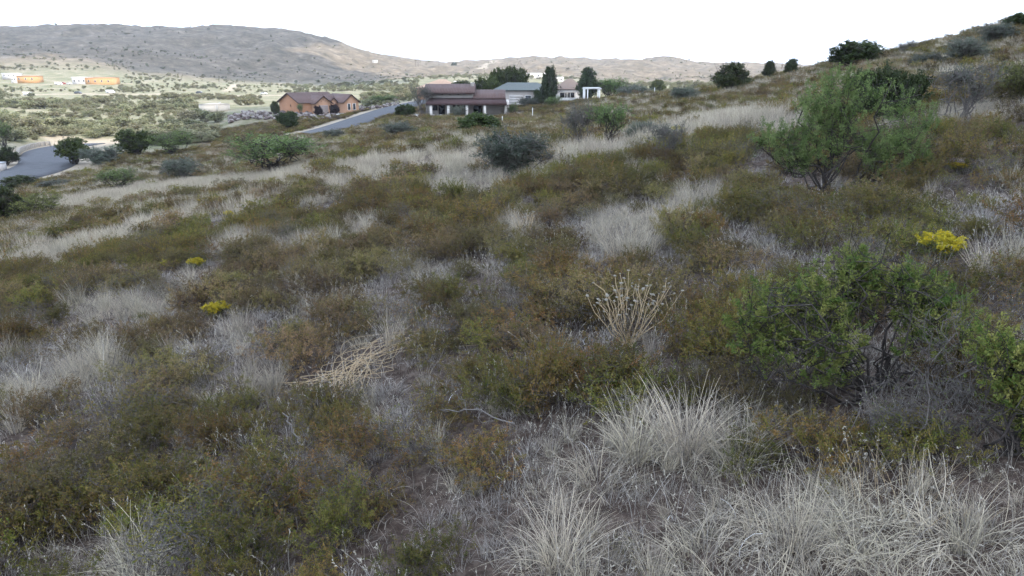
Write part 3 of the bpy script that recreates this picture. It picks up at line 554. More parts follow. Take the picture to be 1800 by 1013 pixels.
idx = np.where(rustv[hd] + RNG.normal(0, 0.1, len(hd)) > 0.09, RNG.choice(RU, len(hd)), RNG.choice(OL, len(hd)))
idx = np.where(RNG.random(len(hd)) < 0.12, RNG.choice((8, 9), len(hd)), idx)
scatter('low_scrub', HDM, np.c_[X[hd], Y[hd], Z[hd] - 0.02], rot3(len(hd)), sc3(size[hd]), idx, 'brown and olive scrub covering the middle of the slope', 'scrub')
s_ = size[lo] * np.where(r_[lo] > 70, 2.0, 1.25) * RNG.uniform(0.8, 1.2, len(lo)); idx = RNG.integers(0, 3, len(lo)) * 2 + (rustv[lo] + RNG.normal(0, 0.1, len(lo)) > 0.04)
scatter('distant_scrub', SHRUB_LO, np.c_[X[lo], Y[lo], Z[lo] - 0.03], rot3(len(lo)), np.c_[s_, s_, s_ * np.where(r_[lo] > 70, 0.6, 0.85)], idx, 'distant brown scrub carpeting the slope up to the houses', 'scrub')

# grass: dense in the patches, thin elsewhere
P_, R_, S_, I_ = [], [], [], []
for r0, r1, st_, sd in ((2.2, 8, 0.22, 21), (8, 16, 0.29, 22), (16, 30, 0.38, 23)):
    x, y = jitter(r0, r1, st_, seed=sd); z = height(x, y); qx, qy = project(x, y, z); v, kd = patch_val(qx, qy)
    v = np.clip(v * (1.2 + 2.4 * fbm(x / 1.6, y / 1.6, 41) + 1.2 * fbm(x / .6, y / .6, 42)), 0, 1.5)
    dens = np.where(v > 0.05, np.clip(v, 0, 1) * 0.8, 0.34 + 0.4 * (fbm(x / 1.1, y / 1.1, 55) > 0.02)) * np.where(bare_val(qx, qy) > .5, 0.5, 1) * np.where((qy > 830) & (v > 0.05), 0.75, 1)
    k = (RNG.random(len(x)) < dens) & (qy < 1150) & ~(np.max([in_ell(qx, qy, e) < 0.3 for e in KEEP], axis=0)); n = k.sum(); kd = kd[k]; vv = v[k]
    ii = np.where(((kd >= 0) & (kd < 2)) | (RNG.random(n) < 0.2), RNG.choice(8, n), 8 + RNG.integers(0, 4, n)); ii = np.where((kd == 1) & (qy[k] > 820) & (RNG.random(n) < 0.7), 4 + RNG.integers(0, 4, n), ii)
    P_.append(np.c_[x[k], y[k], z[k]]); R_.append(rot3(n, 0.1)); s = np.where(kd >= 0, RNG.uniform(0.5, 0.95, n) * (0.6 + 0.4 * np.clip(vv, 0, 1)), RNG.uniform(0.4, 0.75, n)) * (0.72 + 0.35 * sstep(6, 12, np.hypot(x, y)[k])); S_.append(np.c_[s, s, s]); I_.append(ii)
scatter('dry_grass', GRASS, np.concatenate(P_), np.concatenate(R_), np.concatenate(S_), np.concatenate(I_), 'pale dry bunchgrass growing in patches between the shrubs', 'grass')
x, y = jitter(28, 120, 0.62, seed=24); z = height(x, y); qx, qy = project(x, y, z); v, kd = patch_val(qx, qy)
v = np.clip(v * (1.0 + 2.8 * fbm(x / 5, y / 3, 43)), 0, 1)
k = (RNG.random(len(x)) < np.where(v > 0.05, np.clip(v, 0, 1) * .9, 0.12 + 0.5 * (fbm(x / 4, y / 2.5, 44) > 0.1))) & hillside(x, y, qx); n = k.sum(); s = RNG.uniform(0.8, 1.3, n)
scatter('far_grass', GRASS_LO, np.c_[x[k], y[k], z[k]], rot3(n, 0.1), np.c_[s, s, s], RNG.integers(0, 4, n), 'straw-coloured grass strips higher up and further down the slope', 'grass')
x, y = jitter(2.2, 14, 0.42, seed=25); z = height(x, y); qx, qy = project(x, y, z); k = (RNG.random(len(x)) < np.clip(0.62 + 2.2 * fbm(x / 1.3, y / 1.3, 91), 0.15, .95)) & (qy < 1150); n = k.sum(); s = RNG.uniform(0.7, 1.2, n)
scatter('seeding_grass', FOX, np.c_[x[k], y[k], z[k]], rot3(n, 0.1), np.c_[s, s, s], RNG.integers(0, 4, n), 'thin grey grass with pale seed heads among the shrubs', 'grass')
x, y = jitter(1.8, 14, 0.55, seed=26); z = height(x, y); qx, qy = project(x, y, z); k = (qy < 1150) & (RNG.random(len(x)) < 0.8); n = k.sum(); s = RNG.uniform(0.8, 1.3, n)
scatter('litter', LITTER, np.c_[x[k], y[k], z[k]], rot3(n, 0.05), np.c_[s, s, s], RNG.integers(0, 4, n), 'dead grey grass litter lying on the soil', 'litter')

# ------------------------------------------------------------------ larger bushes and trees (masters of unit width and height)
def master(seed, kind):
    r = np.random.default_rng(seed); lobes = []; bases = [(0, 0, 0)]; kw = {}
    if kind in ('mesq', 'bare'):
        for k in range(9):
            a = k * 2.4 + r.random(); q = r.uniform(0.1, 0.34); lobes.append((q * math.cos(a), q * math.sin(a), r.uniform(0.42, 0.78), 0.17, 0.17, 0.17, 22, 0))
        kw = dict(shoot=0.15, leaf=(0.032, 0.012), per=34, stem_r=0.014, twig_r=0.0028, up=0.7, shell=0.3, limbs=2, kink=0.4)
        if kind == 'bare': kw.update(leafy=0.28, twig_r=0.0035)
    elif kind == 'jun':
        for k in range(16):
            z = r.uniform(0.18, 0.86); q = (0.36 if z < 0.6 else 0.36 * (1 - z) / 0.42 + 0.05) * r.uniform(0.5, 1); a = k * 2.4; lobes.append((q * math.cos(a), q * math.sin(a), z, 0.15, 0.15, 0.16, 24, 0))
        kw = dict(shoot=0.12, leaf=(0.045, 0.022), per=46, stem_r=0.02, twig_r=0.003, up=1.1, shell=0.1, limbs=1, fan=0.6)
    elif kind == 'oak':
        for k in range(18):
            a = k * 2.4; q = 0.36 * math.sqrt(r.random()); z = 0.28 + 0.5 * r.random() * math.sqrt(max(0.05, 1 - (q / 0.5) ** 2)); lobes.append((q * math.cos(a), q * math.sin(a), z, 0.16, 0.16, 0.17, 22, 0))
        kw = dict(shoot=0.09, leaf=(0.042, 0.026), per=52, stem_r=0.018, twig_r=0.003, up=0.4, shell=0.15, limbs=1, fan=1.2)
    elif kind == 'grey':
        for k in range(14):
            a = k * 2.4; q = 0.34 * math.sqrt(r.random()); z = r.uniform(0.2, 0.74) * math.sqrt(max(0.1, 1 - (q / 0.55) ** 2)); lobes.append((q * math.cos(a), q * math.sin(a), z, 0.16, 0.16, 0.18, 26, 0))
        kw = dict(shoot=0.15, leaf=(0.03, 0.013), per=44, stem_r=0.012, twig_r=0.003, up=0.6, shell=0.2, limbs=1, fan=0.9)
    elif kind == 'pine':
        for k in range(20):
            z = 0.24 + 0.70 * (k / 19.0); q = 0.42 * (1 - z) ** 0.6 * r.uniform(0.45, 0.9); a = k * 2.4; lobes.append((q * math.cos(a), q * math.sin(a), z, 0.13, 0.13, 0.085, 18, 0))
        kw = dict(shoot=0.08, leaf=(0.05, 0.02), per=52, stem_r=0.022, twig_r=0.003, up=0.5, shell=0.1, limbs=1, fan=1.0)
    return plant(seed, bases, lobes, **kw)
LEAFOF = dict(mesq='mesq', bare='grey', jun='jun', oak='jun', grey='grey', pine='jun')
M['pine'] = leafmat('pine_needle', [(0.03, 0.05, 0.022), (0.05, 0.078, 0.032), (0.075, 0.10, 0.042)], 0.15, 0.2, 0.02)
M['oakleaf'] = leafmat('oak_leaf', [(0.03, 0.048, 0.014), (0.05, 0.075, 0.02), (0.08, 0.105, 0.03)], 0.2, 0.2, 0.02)
M['lime'] = leafmat('yellow_green_leaf', [(0.09, 0.12, 0.03), (0.14, 0.16, 0.045), (0.18, 0.19, 0.06)], 0.3, 0.15, 0.02)
LEAFOF['pine'] = 'pine'; LEAFOF['oak'] = 'oakleaf'
MAST = {}
for kd in LEAFOF:
    for v in range(2):
        a, b = master(500 + 10 * v + hash(kd) % 1 + len(kd), kd); MAST[kd, v] = (a.mesh('trunk', M['greybark'] if kd in ('bare', 'grey') else M['bark']), b.mesh('crown', M[LEAFOF[kd]]))
LIME = MAST['mesq', 1][1].copy(); LIME.materials.clear(); LIME.materials.append(M['lime'])
BUSHES = [ # x0,y0,x1,y1 in the photograph, kind, name, label, category
 (838, 233, 957, 312, 'grey', 'bush', 'large grey-green bush standing in pale grass at mid slope', 'bush'),
 (801, 205, 880, 238, 'oak', 'bush', 'dense dark green rounded bush below the long porch', 'bush'),
 (985, 190, 1048, 264, 'bare', 'mesquite', 'half-bare grey mesquite touching a bright green mesquite', 'shrub'),
 (1035, 194, 1105, 256, 'mesq', 'mesquite', 'bright green mesquite right of the half-bare grey one', 'shrub'),
 (1098, 214, 1158, 250, 'grey', 'bush', 'low dark grey-green bush right of the bright green mesquite', 'bush'),
 (1140, 225, 1200, 290, 'bare', 'mesquite', 'small twiggy shrub with few leaves in the straw grass', 'shrub'),
 (1640, 128, 1735, 220, 'bare', 'mesquite', 'grey open-branched mesquite right of the dark juniper', 'shrub'),
 (1755, 118, 1850, 182, 'lime', 'mesquite', 'yellow-green mesquite at the right edge above pale grass', 'shrub'),
 (1252, 126, 1315, 164, 'jun', 'juniper', 'spiky dark juniper on the near crest before the far ridge', 'tree'),
 (1335, 118, 1364, 144, 'pine', 'pine_tree', 'left of two small pines peeping over the crest', 'tree'),
 (1375, 113, 1404, 135, 'pine', 'pine_tree', 'right of two small pines peeping over the crest', 'tree'),
 (1142, 146, 1169, 169, 'oak', 'bush', 'small dark round bush beside a pale stake on the crest', 'bush'),
 (1178, 155, 1224, 183, 'grey', 'bush', 'blue-green bush just below the crest', 'bush'),
 (408, 248, 572, 308, 'mesq', 'mesquite', 'broad sprawling green mesquite on the left slope', 'shrub'),
 (290, 280, 352, 321, 'grey', 'bush', 'upright dark grey-green bush at the end of the straw strip', 'bush'),
 (172, 304, 250, 337, 'mesq', 'bush', 'low wide green bush above the straw strip, nearest below the road bend', 'bush'),
 (28, 348, 108, 387, 'lime', 'bush', 'pale yellow-green bush near the left edge', 'bush'),
 (-22, 343, 40, 393, 'jun', 'bush', 'dark green bush cut by the left edge', 'bush'),
 (208, 236, 272, 278, 'oak', 'bush', 'large dark rounded bush at the foot of the slope', 'bush'),
 (262, 238, 342, 277, 'mesq', 'bush', 'green mesquite touching the large dark rounded bush', 'bush'),
 (106, 250, 160, 291, 'oak', 'bush', 'dark leafy bush at the inner side of the road bend', 'bush'),
 (148, 260, 218, 294, 'grey', 'bush', 'grey-green bush between the road bend and the dark rounded bush', 'bush'),
 (-12, 224, 27, 264, 'mesq', 'tree', 'small green tree at the left edge beyond the road', 'tree'),
 (-10, 264, 32, 293, 'jun', 'bush', 'dark bush inside the curve of the low road wall', 'bush'),
 (488, 202, 527, 230, 'oak', 'bush', 'round dark bush below the boulder wall', 'bush'),
 (672, 216, 738, 246, 'grey', 'bush', 'grey bush pair on the slope below the porch house', 'bush'),
 (568, 229, 610, 249, 'grey', 'bush', 'small blue-green bush beside the lower edge of the sloping road', 'bush'),
 (6, 316, 72, 333, 'jun', 'bush', 'dark low bush on the near verge of the left road', 'bush'),
 (66, 318, 124, 334, 'grey', 'bush', 'grey-green low bush beside the near verge of the left road', 'bush'),
 (696, 188, 730, 209, 'oak', 'bush', 'dark clipped bush where the road passes the porch house', 'bush'),
 (722, 160, 762, 206, 'bare', 'mesquite', 'feathery grey-green tree at the left corner of the porch house', 'tree'),
 (751, 186, 773, 204, 'lime', 'bush', 'small yellowish bush at the left end of the porch', 'bush'),
 (791, 188, 823, 209, 'grey', 'bush', 'blue-grey spiky plant before the middle porch column', 'bush'),
 (823, 186, 842, 203, 'mesq', 'bush', 'small green bush between the middle and right porch columns', 'bush'),
 (858, 186, 880, 201, 'mesq', 'bush', 'low green bush right of the right porch column', 'bush'),
 (889, 186, 912, 206, 'mesq', 'bush', 'green bush at the right corner of the porch house', 'bush'),
 (935, 162, 959, 190, 'jun', 'bush', 'blue-green conical shrub before the green roof', 'bush'),
 (908, 174, 946, 192, 'grey', 'bush', 'pale grey-green bush left of the conical shrub', 'bush'),
 (955, 174, 990, 192, 'mesq', 'bush', 'green bush at the foot of the single pine', 'bush'),
 (652, 172, 700, 188, 'mesq', 'bush', 'green bush on the bank behind the sloping road', 'bush'),
 (1048, 150, 1092, 176, 'mesq', 'bush', 'green tree-bush right of the white pergola', 'bush'),
 (1085, 150, 1135, 172, 'grey', 'bush', 'grey-green bushes right of the pergola on the crest', 'bush'),
 (1460, 80, 1545, 121, 'oak', 'oak_tree', 'round dark evergreen tree alone on the skyline', 'tree'),
 (1572, 76, 1607, 102, 'bare', 'bush', 'thin twiggy shrub on the skyline right of the round tree', 'shrub'),
 (1660, 68, 1730, 112, 'grey', 'bush', 'grey-green bush on the right hand hill below the skyline', 'bush'),
 (1720, 44, 1792, 80, 'grey', 'bush', 'grey bush on the skyline near the top right corner', 'bush'),
 (1768, 28, 1830, 52, 'oak', 'bush', 'dark bush at the right edge of the skyline', 'bush'),
 (1598, 95, 1660, 122, 'grey', 'bush', 'bluish bush on the hill above the dark juniper', 'bush')]
FAR_TREES = [ # with a known distance
 (843, 132, 874, 166, 182, 'oak', 'tree', 'dark round tree left of the two tall trees behind the porch house', 'tree'),
 (862, 118, 890, 168, 190, 'oak', 'tree', 'tall light green tree behind the porch house, left of its twin', 'tree'),
 (886, 116, 922, 168, 192, 'oak', 'tree', 'tallest green tree behind the left end of the green roof', 'tree'),
 (797, 141, 850, 170, 185, 'oak', 'tree', 'low dark leafy trees behind the chimney', 'tree'),
 (946, 126, 982, 179, 158, 'pine', 'pine_tree', 'single dark pine with bare trunk before the green roofed house', 'tree'),
 (1012, 127, 1054, 176, 185, 'pine', 'pine_tree', 'broad dark pine left of the white pergola', 'tree'),
 (1050, 138, 1095, 172, 185, 'mesq', 'tree', 'green tree behind the white pergola', 'tree'),
 (1095, 146, 1140, 172, 170, 'grey', 'tree', 'low grey-green tree row end behind the crest', 'tree'),
 (795, 109, 802, 120, 1330, 'oak', 'tree', 'lone tree on the saddle skyline', 'tree'),
 (786, 114, 796, 121, 1330, 'grey', 'tree', 'low tree left of the lone tree on the saddle', 'tree')]
def put_bush(kd, P, wd, ht, name, label, cat, group=None):
    v = random.randrange(2); e = empty(name, P - Vector((0, 0, 0.03)), random.random() * 6.28, (wd, wd, ht)); tag(e, label, cat, group)
    key = 'mesq' if kd == 'lime' else kd; tr, cr = MAST[key, 1 if kd == 'lime' else v]
    link(bpy.data.objects.new('trunk' if cat == 'tree' else 'stems', tr), e); link(bpy.data.objects.new('crown' if cat == 'tree' else 'foliage', LIME if kd == 'lime' else cr), e)
for x0, y0, x1, y1, kd, nm, lb, ct in BUSHES:
    P = at((x0 + x1) / 2, y1 - 2, 10, 400); d = P.y * cp - (P.z - CAM_H) * sp_
    put_bush(kd, P, (x1 - x0) / F * d * 1.12, (y1 - y0) / F * d * 1.22, nm, lb, ct)
for x0, y0, x1, y1, D, kd, nm, lb, ct in FAR_TREES:
    P = fixed((x0 + x1) / 2, y1, D); zg = hz(P.x, P.y); top = P.z + (y1 - y0) / F * D; P.z = zg
    put_bush(kd, P, (x1 - x0) / F * D * (1.2 if kd == 'pine' else 1.5), max(top - zg, 2.0), nm, lb, ct)

# ------------------------------------------------------------------ the large plants of the near slope
def hero(name, label, cat, P, mats, args, kw, names=('trunk', 'crown'), rz=0):
    e = empty(name, P, rz); tag(e, label, cat); a, b = plant(*args, **kw)
    link(bpy.data.objects.new(names[0], a.mesh(names[0], mats[0])), e); link(bpy.data.objects.new(names[1], b.mesh(names[1], mats[1])), e); return e
def lobes_px(P, items, bx=0):
    """lobes given as photograph ellipses at the plant's own distance -> local metres"""
    d = P.y * cp - (P.z - CAM_H) * sp_; out = []
    for (cx, cy, rx, ry, dep, ns, bi) in items:
        x, z = slope(cx, cy); y = P.y + dep; out.append((x * y - P.x, dep, CAM_H + z * y - P.z, rx / F * d, (rx + ry) / 2 / F * d, ry / F * d, ns, bi))
    return out
P = at(1462, 340); d = P.y
hero('mesquite_tree', 'tall feathery green mesquite with dark forked trunk on the right slope', 'tree', P, (M['bark'], M['mesq']),
     (41, [(-0.15, 0, 0), (0.38, -0.1, 0), (0.05, 0.1, 0)], lobes_px(P, [(1470, 225, 40, 44, 0, 46, 0), (1468, 175, 30, 34, .1, 34, 0), (1415, 225, 30, 36, -.1, 26, 0), (1375, 258, 36, 26, -.2, 28, 0), (1345, 245, 24, 16, 0, 10, 0), (1515, 255, 26, 30, .2, 20, 2), (1545, 270, 36, 26, -.2, 22, 1), (1592, 258, 38, 28, 0, 28, 1), (1580, 205, 14, 36, .1, 16, 1), (1628, 225, 30, 16, .2, 12, 1), (1528, 180, 20, 26, .2, 14, 0), (1500, 145, 14, 20, 0, 9, 0), (1432, 180, 18, 28, 0, 12, 0), (1400, 290, 34, 14, -.2, 14, 0), (1570, 300, 44, 18, -.2, 18, 1), (1615, 285, 26, 18, 0, 10, 1), (1440, 275, 26, 26, -.2, 12, 0)])),
     dict(shoot=0.30, leaf=(0.048, 0.0145), per=125, stem_r=0.028, twig_r=0.003, up=1.1, shell=0.2, limbs=1, kink=0.4))
P = at(1548, 214)
hero('juniper_tree', 'dense dark juniper behind the tall mesquite', 'tree', P, (M['bark'], M['jun']),
     (42, [(0, 0, 0)], lobes_px(P, [(1565, 172, 40, 36, 0, 100, 0), (1528, 170, 24, 30, 0, 55, 0), (1600, 172, 26, 34, 0, 75, 0), (1555, 140, 24, 15, 0, 40, 0), (1572, 198, 36, 18, -.3, 60, 0), (1525, 198, 28, 16, -.2, 45, 0), (1612, 155, 13, 18, .1, 28, 0), (1512, 150, 15, 18, .1, 28, 0)])),
     dict(shoot=0.3, leaf=(0.09, 0.035), per=75, stem_r=0.06, twig_r=0.006, up=1.3, shell=0.1, limbs=2, fan=0.55))
P = at(1530, 690)
hero('acacia_shrub', 'wide bright green acacia with dark crooked trunk in the right foreground', 'shrub', P, (M['bark'], M['acac']),
     (43, [(0, 0, 0), (0.1, 0.05, 0)], lobes_px(P, [(1400, 535, 75, 40, 0, 75, 0), (1340, 560, 45, 36, -.1, 40, 0), (1480, 500, 60, 38, .1, 70, 0), (1545, 495, 60, 34, .1, 70, 0), (1600, 520, 60, 40, 0, 65, 1), (1650, 560, 45, 40, 0, 40, 1), (1450, 580, 70, 34, -.2, 55, 0), (1400, 620, 60, 40, -.25, 45, 0), (1620, 610, 50, 40, -.1, 26, 1), (1510, 460, 24, 16, .2, 18, 0), (1330, 610, 50, 30, -.2, 26, 0), (1450, 650, 50, 26, -.3, 22, 0), (1690, 600, 40, 40, 0, 20, 1), (1300, 575, 26, 20, 0, 10, 0)])),
     dict(shoot=0.13, leaf=(0.024, 0.010), per=95, stem_r=0.016, twig_r=0.0025, up=0.5, shell=0.25, limbs=2, kink=0.45), ('trunk', 'foliage'))
P = at(1770, 800)
hero('acacia_shrub', 'leafy light green acacia cut by the right edge of the picture', 'shrub', P, (M['bark'], M['acac']),
     (44, [(0, 0, 0)], lobes_px(P, [(1770, 640, 40, 50, 0, 60, 0), (1800, 700, 45, 50, 0, 60, 0), (1840, 640, 50, 60, 0, 60, 0), (1740, 610, 26, 40, 0, 26, 0), (1830, 760, 40, 40, 0, 30, 0)])),
     dict(shoot=0.12, leaf=(0.024, 0.010), per=85, stem_r=0.014, twig_r=0.0022, up=0.5, shell=0.25, limbs=2, kink=0.45), ('trunk', 'foliage'))
P = at(1640, 790)
hero('bare_shrub', 'leafless grey thorny shrub between the two green acacias', 'shrub', P, (M['greybark'], M['acac']),
     (45, [(0, 0, 0)], lobes_px(P, [(1600, 720, 70, 50, 0, 60, 0), (1680, 680, 50, 80, 0, 50, 0), (1560, 740, 60, 30, 0, 40, 0), (1660, 590, 40, 70, .1, 26, 0), (1690, 760, 50, 30, -.1, 30, 0)])),
     dict(shoot=0.22, leaf=(0.016, 0.006), per=5, stem_r=0.009, twig_r=0.0018, up=0.3, shell=0.2, limbs=3, kink=0.5), ('branches', 'leaves'))
P = at(1395, 690)
hero('bare_shrub', 'dark leafless twig tangle at the left foot of the green acacia', 'shrub', P, (M['twig'], M['olive']),
     (46, [(0, 0, 0)], lobes_px(P, [(1390, 660, 80, 26, 0, 50, 0), (1320, 650, 50, 24, 0, 30, 0), (1450, 690, 60, 24, -.1, 36, 0)])),
     dict(shoot=0.14, leaf=(0.02, 0.008), per=14, stem_r=0.007, twig_r=0.0018, up=0.3, shell=0.2, limbs=3, kink=0.5), ('branches', 'leaves'))

# dried flower plant with pale seed heads
def dried_flower(P, hgt, wd, n, label, seed):
    e = empty('dried_flower', P); tag(e, label, 'dried plant'); g = PB(seed); r = g.r; heads = []
    for k in range(n):
        a = r.random() * 6.283; q = r.uniform(0.15, 1) ** 0.7 * wd / 2; tip = np.array((q * math.cos(a), q * math.sin(a) * 0.8, hgt * r.uniform(0.72, 1.0) * (1 - 0.22 * (2 * q / wd) ** 2))); mid = np.array((tip[0] * 0.52, tip[1] * 0.52, tip[2] * 0.42))
        A = np.concatenate([wob(r, (r.normal() * 0.02, r.normal() * 0.02, 0), mid, 4, 0.08), wob(r, mid, tip, 5, 0.08)[1:]]); g.tube(A, 0.0065, 0.0028, 4); heads.append(tip)
        for j in range(2):
            b = A[r.integers(3, 6)]; t2 = b + np.array((r.normal() * 0.09 * wd, r.normal() * 0.09 * wd, hgt * r.uniform(0.15, 0.32))); g.tube(wob(r, b, t2, 4, 0.08), 0.0035, 0.002, 3); heads.append(t2)
    link(bpy.data.objects.new('stems', g.mesh('stems', M['stalk'])), e)
    hm = MB()
    for k in range(5):
        a = k * 1.2566; hm.cyl((0.008 * math.cos(a), 0.008 * math.sin(a), -0.004), (0.012 * math.cos(a), 0.012 * math.sin(a), 0.006), 0.003, 0.009, 5)
    hm.cyl((0, 0, -0.006), (0, 0, 0.009), 0.004, 0.011, 6); me = hm.mesh('seed_head', M['seed'])
    for h in heads:
        o = link(bpy.data.objects.new('seed_head', me), e); o.location = h; s = r.uniform(0.7, 1.25); o.scale = (s, s, s); o.rotation_euler = (r.normal() * 0.3, r.normal() * 0.3, r.random() * 6)
P = at(1105, 612); d = P.y * cp - (P.z - CAM_H) * sp_
dried_flower(P, 150 / F * d * 0.92, 160 / F * d * 1.25, 20, 'tall dried plant with straw stems fanning up to pale seed heads', 61)
P = at(925, 425); d = P.length; dried_flower(P, 50 / F * d * 1.3, 80 / F * d, 6, 'small dried seed-head plant beside pale grass at mid slope', 62)
# bundle of fallen stalks
P = at(640, 655); e = empty('fallen_stalks', P); tag(e, 'bundle of pale dry stalks lying flat on bare soil', 'dry stalks'); r = np.random.default_rng(63)
for k in range(34):
    g = PB(700 + k); ln = [at(px + r.normal() * 24, py + r.normal() * 9) for px, py in ([(600 + r.normal() * 14, 700), (630, 655), (660, 625), (740 + r.normal() * 30, 592)] if k < 24 else [(520, 690), (570, 682), (620, 668), (650, 640)])]
    A = catmull([np.array(q - P) + (0, 0, 0.04 + 0.09 * r.random() * (0.4 if i in (0, 3) else 1)) for i, q in enumerate(ln)], 5); g.tube(A, 0.004, 0.0022, 4); link(bpy.data.objects.new('stalk', g.mesh('stalk', M['stalk'])), e)
# fallen dead twigs
for (a, b, lb) in [((1265 - 760, 800), (555, 845), 'dead grey branch lying on olive shrubs at lower left'), ((905, 830), (790, 790), 'dead grey branch lying in the middle foreground')]:
    A, B = at(*a), at(*b); g = PB(int(a[0])); g.tube(wob(g.r, (0, 0, 0.45), np.array(B - A) + (0, 0, 0.38), 9, 0.12), 0.007, 0.004, 5)
    for k in range(3): g.tube(wob(g.r, np.array(B - A) * (0.3 + 0.2 * k) + (0, 0, 0.42), np.array(B - A) * (0.45 + 0.2 * k) + (0.1 * g.r.normal(), 0.1 * g.r.normal(), 0.5), 5, 0.2), 0.004, 0.002, 4)
    o = link(bpy.data.objects.new('dead_branch', g.mesh('dead_branch', M['greybark']))); o.location = A; tag(o, lb, 'branch')

# yellow flowering bushes
def yellow(P, wd, ht, label, seed, hd=True):
    e = empty('yellow_bush', P, 0, (wd, wd, ht)); tag(e, label, 'flowering bush')
    r = np.random.default_rng(seed); lob = [(0.26 * math.cos(k * 1.26), 0.26 * math.sin(k * 1.26), 0.5, 0.25, 0.25, 0.3, 26, 0) for k in range(5)] + [(0, 0, 0.6, 0.25, 0.25, 0.3, 26, 0)]
    a, b = plant(seed, [(0, 0, 0)], lob, shoot=0.12, leaf=(0.05, 0.012), per=18, stem_r=0.015, twig_r=0.003, up=0.9, limbs=2)
    c, f = plant(seed + 1, [(0, 0, 0)], [(l[0], l[1], l[2] + 0.24, l[3], l[4], 0.16, 22, 0) for l in lob], shoot=0.06, leaf=(0.05, 0.035), per=34, stem_r=0.001, twig_r=0.001, up=0.9, limbs=1)
    link(bpy.data.objects.new('stems', a.mesh('stems', M['twig'])), e); link(bpy.data.objects.new('foliage', b.mesh('foliage', M['lime'])), e); link(bpy.data.objects.new('blossom', f.mesh('blossom', M['yellow'])), e)
for k, (cx, y1, wp, hp, lb) in enumerate([(1645, 468, 72, 46, 'large yellow flowering bush above the green acacia on the right'), (403, 386, 16, 12, 'small round yellow bush alone on the upper left slope'), (302, 473, 34, 14, 'flat yellow flowering bush left of a duller one'), (347, 474, 28, 16, 'dull yellow-green bush right of the flat yellow one'), (383, 562, 42, 24, 'yellow flowering bush below pale grass at left'), (686, 414, 22, 9, 'tiny yellow-green cushion beside pale grass above centre'), (1682, 304, 34, 14, 'orange-yellow bush right of the tall mesquite'), (1706, 276, 26, 10, 'yellow bush just above the orange-yellow one'), (1195, 222, 14, 9, 'left of two tiny yellow bushes in the upper grass'), (1212, 218, 12, 8, 'right of two tiny yellow bushes in the upper grass'), (1190, 240, 22, 14, 'pale yellow bush below the two tiny ones'), (815, 400, 30, 12, 'dull golden bush at mid slope left of the centre')]):
    P = at(cx, y1); d = P.y * cp - (P.z - CAM_H) * sp_; yellow(P, wp / F * d * 1.15, hp / F * d * 1.3, lb, 800 + 3 * k)

# conspicuous bunchgrass clumps
def clump(cx, cy, n, rad, lo, hi, lean, droop, curl, label, seed, mt='straw'):
    P = at(cx, cy); g = blades(seed, n, rad, lo, hi, 0.0066, lean * 1.2, droop * 1.25, (0.0, 1), 7, curl + 0.25); o = link(bpy.data.objects.new('bunchgrass', g.mesh('bunchgrass', M[mt]))); o.location = P; tag(o, label, 'grass', 'bunchgrass clumps')
for a in [(1120, 805, 260, 0.14, .28, .62, .35, .5, .3, 'tall pale bunchgrass at the left of the big foreground clump', 901), (1205, 800, 320, 0.16, .3, .72, .3, .5, .3, 'tallest pale bunchgrass in the middle of the big foreground clump', 902), (1290, 812, 260, 0.18, .25, .6, .5, .7, .5, 'spreading pale bunchgrass at the right of the big foreground clump', 903), (1050, 850, 200, 0.16, .2, .48, .5, .7, .5, 'shorter grey bunchgrass at the left foot of the big foreground clump', 904),
          (985, 1000, 240, 0.12, .3, .62, .4, .6, .3, 'straw-yellow bunchgrass at the bottom edge left of the grey mat', 905), (1380, 950, 300, 0.24, .22, .5, .8, 1.4, 1.2, 'tangled grey bunchgrass mat at the bottom, left part', 906), (1520, 940, 300, 0.24, .22, .5, .8, 1.4, 1.2, 'tangled grey bunchgrass mat at the bottom, middle part', 907), (1690, 950, 300, 0.26, .25, .52, .8, 1.4, 1.2, 'tangled grey bunchgrass mat in the bottom right corner', 908), (1240, 980, 280, 0.22, .22, .5, .8, 1.3, 1.1, 'tangled grey bunchgrass at the bottom edge right of the straw-yellow clump', 909),
          (240, 1000, 260, 0.18, .22, .5, .6, .9, .7, 'pale bunchgrass at the bottom edge on the left', 910), (470, 695, 200, 0.14, .18, .36, .4, .4, .2, 'yellowish dry bunchgrass left of the bare soil', 911), (682, 692, 220, 0.17, .1, .22, .6, .6, .5, 'low rounded grey tuft beside the fallen stalks', 912, 'greygrass'), (1105, 448, 420, 0.45, .4, .8, .3, .4, .2, 'tall pale bunchgrass above the dried seed-head plant', 913), (430, 605, 90, 0.1, .2, .4, .5, .4, .2, 'small spiky pale tuft left of centre', 914)]:
    clump(*a)
# white-flowered dry stalks at the right foreground
P = at(1600, 880); g = blades(77, 110, 0.4, 0.2, 0.42, 0.0035, 0.4, 0.4, (0.2, 1), 5, 0.2); e = empty('dried_flower', P); tag(e, 'brown dry stalks with small white tufts at lower right', 'dried plant'); link(bpy.data.objects.new('stems', g.mesh('stems', M['stalk'])), e)
f = PB(78); n = 110 * 9; f.leaves(np.repeat(g.tips, 9, 0) + f.r.normal(size=(n, 3)) * 0.005, f.r.normal(size=(n, 3)), 0.010, 0.006); link(bpy.data.objects.new('flower_tufts', f.mesh('flower_tufts', M['seed'])), e)

